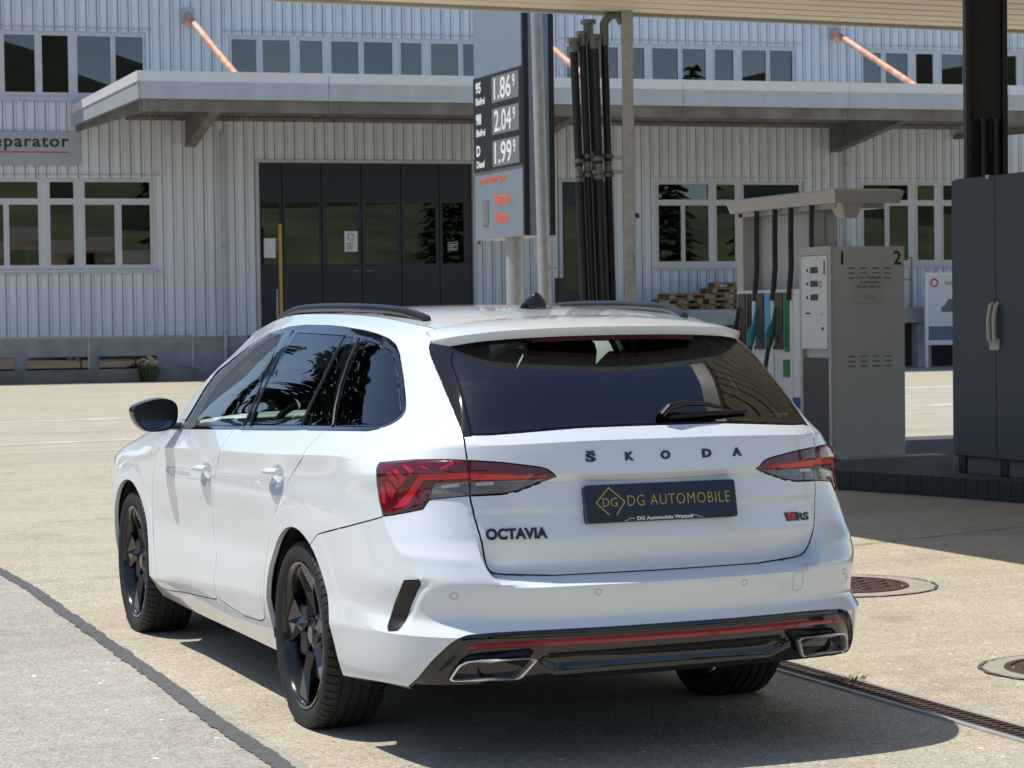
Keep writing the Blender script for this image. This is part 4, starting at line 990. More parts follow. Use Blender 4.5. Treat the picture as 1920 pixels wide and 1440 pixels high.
def poly_sd(P, poly):
    """signed distance (inside negative) of points P (n,2) to a closed polygon"""
    poly = np.asarray(poly, float); A = poly; B = np.roll(poly, -1, 0)
    d = np.full(len(P), 1e9); ins = np.zeros(len(P), bool)
    for a, b in zip(A, B):
        e = b-a; L = e@e
        if L < 1e-14: continue
        t = np.clip(((P-a)@e)/L, 0, 1)
        d = np.minimum(d, np.linalg.norm(P-a-t[:, None]*e, axis=1))
        cr = (a[1] > P[:, 1]) != (b[1] > P[:, 1])
        with np.errstate(divide='ignore', invalid='ignore'):
            xx = (b[0]-a[0])*(P[:, 1]-a[1])/(b[1]-a[1])+a[0]
        ins ^= cr & (P[:, 0] < xx)
    return np.where(ins, -d, d)

UVP = {
 'dlo': [(3.5774, 1.0486), (3.4912, 1.0486), (3.4104, 1.0489), (3.3333, 1.0494), (3.2589, 1.0501), (3.1861, 1.0509), (3.1138, 1.0517), (3.042, 1.0526), (2.9704, 1.0535), (2.8988, 1.0545), (2.8273, 1.0553), (2.7584, 1.0567), (2.6898, 1.0579), (2.6218, 1.0588), (2.555, 1.0595), (2.4895, 1.0598), (2.4256, 1.0599), (2.363, 1.0598), (2.3018, 1.0595), (2.2418, 1.059), (2.1831, 1.0584), (2.123, 1.0577), (2.0641, 1.0569), (2.0062, 1.0561), (1.9492, 1.0553), (1.8925, 1.055), (1.8367, 1.0546), (1.7817, 1.0543), (1.728, 1.054), (1.6756, 1.0537), (1.6235, 1.0534), (1.5732, 1.0531), (1.5248, 1.0529), (1.4783, 1.0526), (1.4338, 1.0523), (1.391, 1.0521), (1.3498, 1.0518), (1.3098, 1.0516), (1.2738, 1.053), (1.2377, 1.0542), (1.1982, 1.0605), (1.1558, 1.0691), (1.1038, 1.0856), (1.0674, 1.1056), (1.0489, 1.1291), (1.0414, 1.1635), (1.0406, 1.1841), (1.0408, 1.2046), (1.043, 1.2251), (1.0475, 1.245), (1.0548, 1.2637), (1.0626, 1.2818), (1.0713, 1.2997), (1.0848, 1.321), (1.1015, 1.3426), (1.1535, 1.3702), (1.2088, 1.3801), (1.2684, 1.3901), (1.3558, 1.3955), (1.4469, 1.4012), (1.5358, 1.4041), (1.6264, 1.4076), (1.7053, 1.4089), (1.7844, 1.4105), (1.8633, 1.4125), (1.9425, 1.4149), (2.0199, 1.416), (2.0991, 1.4173), (2.1809, 1.4189), (2.2582, 1.4191), (2.3397, 1.4195), (2.4268, 1.4201), (2.5083, 1.4172), (2.5989, 1.4145), (2.7033, 1.4126), (2.8255, 1.4118), (2.9345, 1.4059), (3.0548, 1.4023), (3.1769, 1.4015), (3.2957, 1.4039), (3.3774, 1.3974), (3.4563, 1.3921), (3.5322, 1.3878), (3.5707, 1.3795), (3.606, 1.3706), (3.6378, 1.3607), (3.666, 1.3491), (3.6922, 1.3342), (3.7151, 1.3172), (3.7361, 1.2987), (3.7574, 1.28), (3.7375, 1.2537), (3.7248, 1.2308), (3.7159, 1.2109), (3.7092, 1.1921), (3.6838, 1.1682), (3.6606, 1.1447), (3.6484, 1.1281), (3.6378, 1.1113), (3.6288, 1.0943), (3.6219, 1.0769), (3.6234, 1.0551)],
 'glass_front': [(3.418, 1.0531), (3.4349, 1.0638), (3.449, 1.0855), (3.4675, 1.1075), (3.4903, 1.1296), (3.5015, 1.1474), (3.5146, 1.1652), (3.5293, 1.1829), (3.5455, 1.2008), (3.535, 1.2179), (3.5245, 1.235), (3.5149, 1.2559), (3.4942, 1.2727), (3.4728, 1.2887), (3.4503, 1.304), (3.428, 1.3198), (3.4036, 1.3349), (3.3769, 1.3496), (3.3194, 1.3565), (3.2584, 1.3636), (3.1937, 1.3711), (3.1052, 1.3749), (3.0127, 1.38), (2.9196, 1.3865), (2.8453, 1.3649), (2.8187, 1.3463), (2.8003, 1.3285), (2.7877, 1.3113), (2.779, 1.2942), (2.7724, 1.2773), (2.7667, 1.2603), (2.7587, 1.2424), (2.7506, 1.2254), (2.746, 1.2091), (2.7446, 1.1931), (2.7453, 1.1772), (2.7473, 1.1613), (2.7524, 1.1437), (2.7572, 1.1261), (2.7612, 1.1084), (2.7564, 1.0879), (2.7493, 1.0672), (2.825, 1.0655), (2.9005, 1.0636), (2.9755, 1.0616), (3.0497, 1.0595), (3.1228, 1.0574), (3.195, 1.0554), (3.2673, 1.0545), (3.3412, 1.0537)],
 'glass_rear': [(2.5565, 1.3878), (2.5511, 1.3706), (2.553, 1.3543), (2.5603, 1.3387), (2.5661, 1.3236), (2.5746, 1.3087), (2.5846, 1.294), (2.5956, 1.2793), (2.5995, 1.2634), (2.6027, 1.2472), (2.6046, 1.2311), (2.6082, 1.2159), (2.6146, 1.2009), (2.6228, 1.186), (2.6323, 1.1713), (2.6386, 1.1548), (2.6451, 1.1383), (2.6513, 1.1218), (2.6484, 1.1056), (2.6443, 1.0894), (2.6387, 1.073), (2.5607, 1.074), (2.4849, 1.0746), (2.4113, 1.0749), (2.3398, 1.075), (2.2702, 1.0748), (2.2014, 1.0745), (2.1343, 1.0741), (2.0688, 1.0736), (2.0045, 1.073), (1.9972, 1.0914), (1.9879, 1.1097), (1.9773, 1.1279), (1.966, 1.1461), (1.9525, 1.1626), (1.9394, 1.1792), (1.9272, 1.1959), (1.9164, 1.2129), (1.9077, 1.23), (1.901, 1.2476), (1.8938, 1.2647), (1.8863, 1.2815), (1.8792, 1.2983), (1.873, 1.3151), (1.8678, 1.3315), (1.8645, 1.3483), (1.8641, 1.3658), (1.8677, 1.3842), (1.9347, 1.3841), (2.0019, 1.3842), (2.0702, 1.3843), (2.1405, 1.3844), (2.2136, 1.3847), (2.2905, 1.385), (2.3719, 1.3856), (2.4597, 1.3865)],
 'glass_small': [(1.8201, 1.381), (1.7359, 1.3788), (1.7319, 1.358), (1.7319, 1.3383), (1.7346, 1.3193), (1.7343, 1.3032), (1.7348, 1.2871), (1.7359, 1.271), (1.737, 1.2547), (1.7319, 1.238), (1.7273, 1.2211), (1.725, 1.2043), (1.7244, 1.1875), (1.7249, 1.1708), (1.7168, 1.1539), (1.709, 1.1369), (1.7009, 1.12), (1.6921, 1.1029), (1.682, 1.0858), (1.6702, 1.0686), (1.7244, 1.0692), (1.7802, 1.0699), (1.8371, 1.0706), (1.9077, 1.0717), (1.9797, 1.0728), (1.9733, 1.089), (1.9652, 1.1051), (1.956, 1.1212), (1.9461, 1.1372), (1.9358, 1.1533), (1.9224, 1.1699), (1.9095, 1.1866), (1.8978, 1.2035), (1.8877, 1.2206), (1.8799, 1.2379), (1.8723, 1.2549), (1.8643, 1.2716), (1.8564, 1.288), (1.8489, 1.3045), (1.8424, 1.321), (1.8316, 1.3401), (1.8236, 1.36)],
 'glass_quarter': [(1.6088, 1.3763), (1.6082, 1.3588), (1.6102, 1.3421), (1.614, 1.326), (1.6189, 1.3102), (1.6246, 1.2945), (1.6278, 1.2781), (1.6311, 1.2614), (1.6342, 1.2444), (1.6372, 1.227), (1.642, 1.2096), (1.6427, 1.1895), (1.645, 1.1694), (1.6479, 1.1494), (1.6506, 1.1295), (1.6482, 1.1089), (1.6439, 1.0882), (1.6369, 1.0675), (1.577, 1.0659), (1.5196, 1.0643), (1.4647, 1.0627), (1.4161, 1.0613), (1.3694, 1.0598), (1.3244, 1.0584), (1.2559, 1.0619), (1.1975, 1.071), (1.159, 1.0831), (1.1185, 1.0957), (1.0921, 1.1176), (1.0922, 1.1393), (1.0911, 1.1614), (1.09, 1.1837), (1.0915, 1.2041), (1.0951, 1.2244), (1.1015, 1.2441), (1.1085, 1.263), (1.1216, 1.2803), (1.1361, 1.2972), (1.1525, 1.314), (1.1711, 1.3309), (1.2074, 1.3462), (1.2638, 1.3548), (1.3377, 1.3609), (1.4147, 1.3671), (1.5103, 1.3714)],
 'shut_front': [(2.831, 1.0518), (2.8417, 1.0444), (2.8516, 1.0369), (2.8427, 1.0236), (2.8417, 1.0055), (2.8704, 0.9793), (2.8967, 0.9557), (2.9181, 0.9321), (2.9316, 0.9176), (2.9397, 0.9043), (2.9388, 0.8869), (2.948, 0.8554), (2.9659, 0.8141), (2.9874, 0.7599), (2.9954, 0.7201), (3.0026, 0.7027), (3.0106, 0.6853), (3.0062, 0.6701), (2.9983, 0.655), (2.985, 0.6401), (2.9714, 0.6273), (2.956, 0.6145), (2.9405, 0.6017), (2.9414, 0.5826), (2.9437, 0.5568), (2.9516, 0.5332), (2.9603, 0.5095), (2.961, 0.4768), (2.96, 0.4682), (2.9618, 0.4608), (2.9648, 0.4533), (2.9606, 0.4418)],
 'shut_rear': [(1.7161, 1.05), (1.7277, 1.0447), (1.7386, 1.0394), (1.7494, 1.034), (1.7604, 1.0287), (1.7464, 1.0103), (1.772, 0.9904), (1.7967, 0.9702), (1.8201, 0.9503), (1.8427, 0.9317), (1.8648, 0.9197), (1.8785, 0.9091), (1.8934, 0.8987), (1.9103, 0.8882), (1.9308, 0.8741), (1.9557, 0.848), (1.9821, 0.816), (2.0127, 0.7837), (2.0456, 0.7511), (2.0638, 0.7213), (2.0816, 0.7053), (2.1003, 0.6901), (2.1188, 0.6749), (2.1361, 0.66), (2.1467, 0.6461), (2.1538, 0.6329), (2.1586, 0.6197), (2.163, 0.6066), (2.1692, 0.5932), (2.178, 0.5743), (2.1829, 0.551), (2.1893, 0.5275), (2.1965, 0.5039), (2.2043, 0.4801), (2.2163, 0.4689), (2.2336, 0.4611), (2.2512, 0.4534), (2.2827, 0.4466), (2.32, 0.4422), (2.3716, 0.44), (2.4488, 0.441), (2.5265, 0.4416), (2.6042, 0.442), (3.3365, 0.4404), (3.975, 0.444), (4.1483, 0.4359)],
 'door_front': [(3.7293, 1.0477), (3.8148, 1.0428), (3.9053, 1.0373), (3.9801, 1.0312), (3.9931, 1.0232), (4.0181, 1.0032), (4.052, 0.9738), (4.0573, 0.933), (4.0639, 0.9105), (4.0795, 0.8925), (4.0977, 0.8673), (4.102, 0.8322), (4.1077, 0.7966), (4.1138, 0.7609), (4.1196, 0.725), (4.1253, 0.7069), (4.1277, 0.6876), (4.1293, 0.6684), (4.1281, 0.6496), (4.1229, 0.6342), (4.1155, 0.6192), (4.107, 0.6044), (4.0987, 0.5906), (4.0903, 0.5734), (4.081, 0.5559), (4.0714, 0.5383), (4.0622, 0.5226), (4.0542, 0.5066), (4.0479, 0.4902), (4.0567, 0.4704), (4.1287, 0.4406)],
 'bumper_seam': [(1.592, 0.6632), (1.5584, 0.6783), (1.526, 0.6938), (1.4733, 0.7007), (1.4241, 0.7085), (1.3856, 0.7152), (1.349, 0.7232), (1.3141, 0.7331), (1.2809, 0.7427), (1.2488, 0.7515), (1.2174, 0.7596), (1.1866, 0.767), (1.1499, 0.7751), (1.1131, 0.7825), (1.0759, 0.7893)],
 'tl_out': [(1.1119, 0.99), (1.0737, 0.9893), (1.0357, 0.9878), (0.9986, 0.9861), (0.9615, 0.9837), (0.9264, 0.982), (0.8931, 0.9807), (0.8648, 0.979), (0.8376, 0.9776), (0.8114, 0.9764), (0.7862, 0.9755), (0.7617, 0.9748), (0.7379, 0.9742), (0.7158, 0.9729), (0.6944, 0.9718), (0.6735, 0.9707), (0.6533, 0.9697), (0.6513, 0.9509), (0.649, 0.9319), (0.6431, 0.9068), (0.6387, 0.8794), (0.6392, 0.8624), (0.64, 0.8459), (0.6583, 0.8451), (0.6769, 0.8445), (0.6961, 0.8438), (0.7157, 0.8432), (0.736, 0.8427), (0.7571, 0.8423), (0.7791, 0.8419), (0.8021, 0.8416), (0.8195, 0.828), (0.838, 0.814), (0.8645, 0.8116), (0.8924, 0.809), (0.9217, 0.8062), (0.9522, 0.8032), (0.9914, 0.7996), (1.0314, 0.7956), (1.0715, 0.7913), (1.084, 0.8127), (1.0985, 0.8464), (1.1023, 0.8716), (1.1013, 0.8914), (1.0933, 0.905), (1.0878, 0.9191), (1.0923, 0.9372), (1.11, 0.9717)],
 'tl_in': [(0.6533, 0.9697), (0.6317, 0.9685), (0.6109, 0.9673), (0.5906, 0.9662), (0.5709, 0.9651), (0.5518, 0.964), (0.5332, 0.963), (0.5156, 0.961), (0.4983, 0.9591), (0.4813, 0.9572), (0.4645, 0.9554), (0.4478, 0.9537), (0.4313, 0.9519), (0.4027, 0.9481), (0.3826, 0.943), (0.3675, 0.933), (0.3546, 0.9147), (0.3746, 0.8947), (0.3903, 0.8811), (0.4087, 0.8743), (0.4275, 0.8684), (0.4465, 0.8626), (0.4655, 0.857), (0.4845, 0.8513), (0.5012, 0.8496), (0.5179, 0.8478), (0.5348, 0.8462), (0.552, 0.8459), (0.5693, 0.8456), (0.5866, 0.8454), (0.6042, 0.8452), (0.622, 0.8452), (0.6401, 0.8452), (0.6392, 0.8619), (0.6387, 0.8791), (0.6431, 0.9068), (0.649, 0.9319), (0.6513, 0.9509)],
 'tailgate': [(0.6733, 1.0505), (0.6607, 1.0276), (0.6533, 0.9697), (0.6431, 0.9068), (0.64, 0.8459), (0.6325, 0.8087), (0.6205, 0.7633), (0.6065, 0.7138), (0.594, 0.6668), (0.5785, 0.6306), (0.5614, 0.6175), (0.5344, 0.6126), (0.4613, 0.6096), (0.3678, 0.6045)],
 'diff_top': [(0.8742, 0.3017), (0.8494, 0.3212), (0.8279, 0.339), (0.8096, 0.3539), (0.7929, 0.3683), (0.7792, 0.3787), (0.7662, 0.3891), (0.7537, 0.3994), (0.7415, 0.4099), (0.7258, 0.4199), (0.7104, 0.4298), (0.6934, 0.4354), (0.6774, 0.4384), (0.6606, 0.4394), (0.6437, 0.4404), (0.6267, 0.4414), (0.6096, 0.4423), (0.5926, 0.4432), (0.5742, 0.4436), (0.556, 0.444), (0.5379, 0.4445), (0.52, 0.4449), (0.5022, 0.4453), (0.4846, 0.4456), (0.4671, 0.446), (0.4505, 0.4463), (0.4341, 0.4465), (0.4177, 0.4467), (0.4013, 0.4469), (0.3849, 0.4471), (0.3686, 0.4473), (0.3522, 0.4474), (0.3358, 0.4475), (0.3193, 0.4476), (0.3027, 0.4476), (0.2861, 0.4477), (0.2693, 0.4477)],
 'red_strip': [(0.6918, 0.3935), (0.6531, 0.4068), (0.433, 0.4121), (0.273, 0.4142), (0.2698, 0.3937), (0.4306, 0.3924), (0.5926, 0.3936), (0.6608, 0.3923)],
 'fin': [(0.9918, 0.4349), (1.0103, 0.4469), (1.0147, 0.456), (1.0182, 0.465), (1.0204, 0.4741), (1.0167, 0.4851), (1.0109, 0.4964), (1.0039, 0.5077), (0.996, 0.5189), (0.9866, 0.5294), (0.9769, 0.5398), (0.9674, 0.55), (0.9581, 0.5601), (0.9495, 0.5701), (0.9417, 0.58), (0.9349, 0.5898), (0.861, 0.595), (0.8672, 0.5856), (0.8742, 0.5764), (0.8819, 0.5672), (0.8902, 0.5579), (0.8985, 0.5488), (0.9071, 0.5395), (0.9158, 0.5302), (0.9243, 0.5208), (0.9325, 0.5112), (0.9396, 0.5003), (0.9454, 0.4894), (0.9495, 0.4783), (0.9491, 0.4686), (0.9466, 0.4575), (0.9426, 0.4464), (0.946, 0.44)],
 'pocket': [(0.861, 0.595), (0.7515, 0.6006), (0.8033, 0.5824), (0.8378, 0.564), (0.8777, 0.5275), (0.9176, 0.4753), (0.9263, 0.4506), (0.9444, 0.4386), (0.9491, 0.4686), (0.8902, 0.5579)],
 'crease_curve': [(1.0715, 0.7913), (1.0557, 0.7589), (1.0367, 0.7349), (1.0139, 0.7093), (0.9819, 0.6828), (0.951, 0.6712), (0.9039, 0.664), (0.8352, 0.6631), (0.7513, 0.663), (0.6665, 0.6609), (0.5961, 0.6568)],
 'tail_band': [(1.0037, 0.8183), (0.9804, 0.8315), (0.957, 0.8443), (0.9341, 0.8565), (0.9123, 0.8683), (0.8933, 0.8827), (0.8765, 0.8971), (0.8618, 0.9121), (0.8492, 0.9277), (0.8182, 0.9288), (0.7953, 0.9287), (0.7729, 0.9287), (0.751, 0.9287), (0.7294, 0.9288), (0.7082, 0.929), (0.6873, 0.9293), (0.6668, 0.9298), (0.6466, 0.9302), (0.6419, 0.8992), (0.6601, 0.8996), (0.6787, 0.9), (0.6977, 0.9006), (0.7171, 0.9013), (0.737, 0.902), (0.7575, 0.9029), (0.7785, 0.9038), (0.7998, 0.9052), (0.8217, 0.9065), (0.837, 0.8873), (0.856, 0.8697), (0.8716, 0.8571), (0.8883, 0.8442), (0.9059, 0.8309), (0.9392, 0.8229), (0.971, 0.8208)],
 'tail_grey': [(0.7741, 0.8934), (0.7533, 0.8925), (0.7332, 0.8917), (0.7136, 0.8909), (0.6947, 0.8903), (0.6762, 0.8898), (0.6581, 0.8894), (0.6404, 0.8891), (0.639, 0.8721), (0.6394, 0.859), (0.64, 0.8459), (0.658, 0.8453), (0.6763, 0.8447), (0.695, 0.8442), (0.7143, 0.8438), (0.7341, 0.8434), (0.7548, 0.8431), (0.7762, 0.8429), (0.7987, 0.8427), (0.7885, 0.8587), (0.7794, 0.8746)],
 'tail_band_in': [(0.6422, 0.9266), (0.6224, 0.9256), (0.603, 0.9246), (0.5841, 0.9236), (0.5656, 0.9228), (0.5474, 0.922), (0.5296, 0.9214), (0.5121, 0.9208), (0.4948, 0.9203), (0.4792, 0.9197), (0.4637, 0.9191), (0.4483, 0.9186), (0.4329, 0.918), (0.4176, 0.9174), (0.4023, 0.9168), (0.387, 0.9161), (0.3717, 0.9154), (0.3563, 0.9146), (0.3731, 0.9118), (0.39, 0.909), (0.407, 0.9062), (0.4241, 0.9035), (0.4408, 0.8997), (0.4576, 0.896), (0.4746, 0.8924), (0.4918, 0.8892), (0.5088, 0.8888), (0.5259, 0.8886), (0.5432, 0.8886), (0.5607, 0.8888), (0.5783, 0.8891), (0.5962, 0.8896), (0.6145, 0.8903), (0.633, 0.8911)],
 'tail_grey_in': [(0.6323, 0.886), (0.6138, 0.8854), (0.5957, 0.8849), (0.5779, 0.8846), (0.5603, 0.8845), (0.5429, 0.8846), (0.5256, 0.8849), (0.5085, 0.8854), (0.4915, 0.886), (0.4756, 0.8872), (0.4597, 0.8885), (0.4439, 0.8899), (0.4283, 0.8914), (0.4127, 0.893), (0.3972, 0.8946), (0.3817, 0.8963), (0.3957, 0.8838), (0.4117, 0.8765), (0.4284, 0.8713), (0.4476, 0.8655), (0.4668, 0.8598), (0.486, 0.8542), (0.5021, 0.8524), (0.5183, 0.8507), (0.5345, 0.849), (0.5511, 0.8487), (0.5678, 0.8484), (0.5846, 0.8482), (0.6015, 0.848), (0.6186, 0.8479), (0.636, 0.8479), (0.6335, 0.8656)],
 'shard1': [(1.0231, 0.9367), (0.9959, 0.9322), (0.9265, 0.8992), (0.9683, 0.8848), (0.9961, 0.9068)],
 'shard2': [(0.9986, 0.9506), (0.9651, 0.9452), (0.9049, 0.9134), (0.9325, 0.8994)],
 'shard3': [(0.9498, 0.9633), (0.9179, 0.9576), (0.8725, 0.9395), (0.8923, 0.9284)],
 'shard4': [(1.0361, 0.9101), (1.0091, 0.9069), (0.9726, 0.8819), (1.0099, 0.8503), (1.0355, 0.8775)],
 'shard5': [(0.8592, 0.9573), (0.8273, 0.9524), (0.8073, 0.9415), (0.8341, 0.9432)],
 'shard6': [(1.0767, 0.8936), (1.0479, 0.9015), (1.0463, 0.8779), (1.0495, 0.8339), (1.0757, 0.84)],
 'shard7': [(0.7751, 0.9425), (0.7185, 0.9657), (0.6915, 0.967), (0.7388, 0.9415)],
 'bar1': [(2.6669, 1.3976), (2.6331, 1.2902), (2.6476, 1.1842), (2.6627, 1.1098), (2.6378, 1.0709)],
 'bar2': [(1.8545, 1.3845), (1.8667, 1.3152), (1.9015, 1.2301), (1.9599, 1.1461), (1.9978, 1.0729)],
 'bar3': [(1.6655, 1.3776), (1.6814, 1.2934), (1.6839, 1.2101), (1.6839, 1.1296), (1.6571, 1.0677)],
 'bar4': [(2.8866, 1.3916), (2.7667, 1.2904), (2.7218, 1.1836), (2.7281, 1.1089), (2.7339, 1.0675)],
 'rev1': [(0.7477, 0.8817), (0.7225, 0.882), (0.6983, 0.8825), (0.6751, 0.8834), (0.671, 0.8708), (0.6936, 0.8701), (0.7169, 0.8695), (0.7411, 0.8691)],
 'rev2': [(0.6169, 0.8796), (0.5953, 0.8798), (0.574, 0.8802), (0.553, 0.8807), (0.55, 0.8713), (0.571, 0.8708), (0.5923, 0.8705), (0.6138, 0.8703)],
 'sensor1': [(0.7302, 0.5579)],
 'sensor2': [(0.2537, 0.5526)],
 'handle1': [(3.3054, 0.9204), (3.1135, 0.9535), (2.9402, 0.9464), (2.9422, 0.9247), (3.0434, 0.9063)],
 'handle2': [(2.202, 0.94), (2.0495, 0.9708), (1.8979, 0.9586), (1.8933, 0.9342), (1.9719, 0.9172)],
 'glassline': [(0.6376, 1.3518), (0.6355, 1.2919), (0.6419, 1.0568)],
 'trimline': [(0.8019, 1.3831), (0.6733, 1.0505)],
 'glassbot': [(0.6733, 1.0505), (0.6422, 1.0549), (0.2375, 1.0582)],
 'fin_left': [(0.9349, 0.5898), (0.9417, 0.58), (0.9495, 0.5701), (0.9581, 0.5601), (0.9674, 0.55), (0.9769, 0.5398), (0.9866, 0.5294), (0.996, 0.5189), (1.0039, 0.5077), (1.0109, 0.4964), (1.0167, 0.4851), (1.0204, 0.4741), (1.0182, 0.465), (1.0147, 0.456), (1.0103, 0.4469), (0.9918, 0.4349)],
 'fin_right': [(0.861, 0.595), (0.8672, 0.5856), (0.8742, 0.5764), (0.8819, 0.5672), (0.8902, 0.5579), (0.8985, 0.5488), (0.9071, 0.5395), (0.9158, 0.5302), (0.9243, 0.5208), (0.9325, 0.5112), (0.9396, 0.5003), (0.9454, 0.4894), (0.9495, 0.4783), (0.9491, 0.4686), (0.9466, 0.4575), (0.9426, 0.4464), (0.946, 0.44)],
}

S_ = Shell()
# ---- fine grid with the rows and a few knots on grid lines
def ticks(a, b, h, keep):
    k = [a]+[q for q in keep if a < q < b]+[b]; o = []
    for p, q in zip(k[:-1], k[1:]):
        n = max(1, int(round((q-p)/h))); o += [p+(q-p)*i/n for i in range(n)]
    return o+[b]
gu = np.array(ticks(0, 1.6, .008, [])[:-1]+ticks(1.6, 4.9, .018, [3.80])[:-1]+ticks(4.9, 6.02, .03, []))
gv = np.array(ticks(RV[0], RV[-1], .0092, RV[1:-1]))
iu38 = int(np.argmin(abs(gu-3.80))); iv10 = int(np.argmin(abs(gv-RV[10])))
UU, VV = np.meshgrid(gu, gv, indexing='ij')
NU, NV = UU.shape
UV = np.stack([UU.ravel(), VV.ravel()], 1)
tri = []
for i in range(NU-1):
    jm = NV-1 if i < iu38 else iv10
    j = np.arange(jm); a = i*NV+j; b = a+NV
    tri.append(np.stack([a, a+1, b+1], 1)); tri.append(np.stack([a, b+1, b], 1))
TRI = np.concatenate(tri)           # winding gives an outward normal on the left side (x = -w)
POLY = {}
def chaikin(p, n=2, closed=False):
    for _ in range(n):
        q = []; m = len(p)
        if not closed: q.append(p[0])
        for i in range(m if closed else m-1):
            a, b = p[i], p[(i+1) % m]; q += [(a[0]*.75+b[0]*.25, a[1]*.75+b[1]*.25), (a[0]*.25+b[0]*.75, a[1]*.25+b[1]*.75)]
        if not closed: q.append(p[-1])
        p = q
    return p
for k_ in ('tailgate', 'diff_top', 'bumper_seam', 'shut_front', 'door_front'): UVP[k_] = chaikin([tuple(p) for p in UVP[k_]], 2 if k_ == 'tailgate' else 1)
for k_ in ('dlo', 'glass_quarter', 'glass_front', 'glass_rear', 'glass_small'): UVP[k_] = chaikin([tuple(p) for p in UVP[k_]], 1, True)
def P_(n): return [tuple(p) for p in UVP[n]]
tg = P_('tailgate')
POLY['tailgate'] = [(-.2, 1.46), (.78, 1.46)]+P_('trimline')+tg[1:]+[(-.2, tg[-1][1]-.0005)]
POLY['tailgate'][2:4] = [(.802, 1.395), (.6732, 1.0502)]
df = P_('diff_top')
POLY['diffuser'] = df+[(-.2, .4485), (-.2, .1), (.93, .1), (.93, .27)]
rs = P_('red_strip')
POLY['red'] = rs[:3]+[(-.2, .4125), (-.2, .3915)]+rs[5:]
POLY['front_door'] = P_('door_front')+[(2.916, .4545)]+list(reversed(P_('shut_front')[:-1]))+[(2.832, 1.0745), (3.70, 1.0745)]
sr_ = P_('shut_rear')
POLY['rear_door'] = [(1.70, 1.0745)]+chaikin(sr_[:-3], 1)+[(2.9165, .4545)]+list(reversed(P_('shut_front')[:-1]))+[(2.832, 1.0745)]
POLY['fender'] = list(reversed(P_('door_front')))+[(3.72, 1.08), (3.82, 1.2), (6.4, 1.2), (6.4, .80), (5.05, .80), (4.95, .72), (4.9, .45), (4.55, .20), (4.095, .2)]
POLY['front_bumper'] = [(5.05, .80), (4.95, .72), (4.9, .45), (4.6, .05), (6.4, .05), (6.4, .80)]
bs_ = P_('bumper_seam'); to = P_('tl_out')
POLY['bumper'] = [(1.62, .648)]+bs_+[(1.0716, .7913), (.9526, .8033), (.8372, .8137), (.8002, .841), (.6347, .8447), (.55, .83), (-.2, .80), (-.2, .05), (1.5, .05), (1.62, .3)]
POLY['dlo'] = P_('dlo')
for k in ('glass_front', 'glass_rear', 'glass_small', 'glass_quarter', 'tl_out', 'tl_in', 'tail_band', 'tail_grey', 'tail_band_in', 'tail_grey_in', 'fin', 'shard1', 'shard2', 'shard3', 'shard4', 'shard5', 'shard6', 'shard7', 'rev1', 'rev2'): POLY[k] = P_(k)
gl = P_('glassline')
POLY['tail_black'] = [(-.2, 1.0695), (.25, 1.0675), (.6422, 1.0545), (.6732, 1.0502), (.802, 1.395), (.79, 1.47), (-.2, 1.47)]
POLY['rear_glass'] = [(-.2, 1.0755), (.25, 1.0735), (.634, 1.0605), (.6300, 1.2919), (.6320, 1.345), (.58, 1.43), (-.2, 1.43)]
ARCH = ((-.028, .318, .380), (2.655, .318, .380))

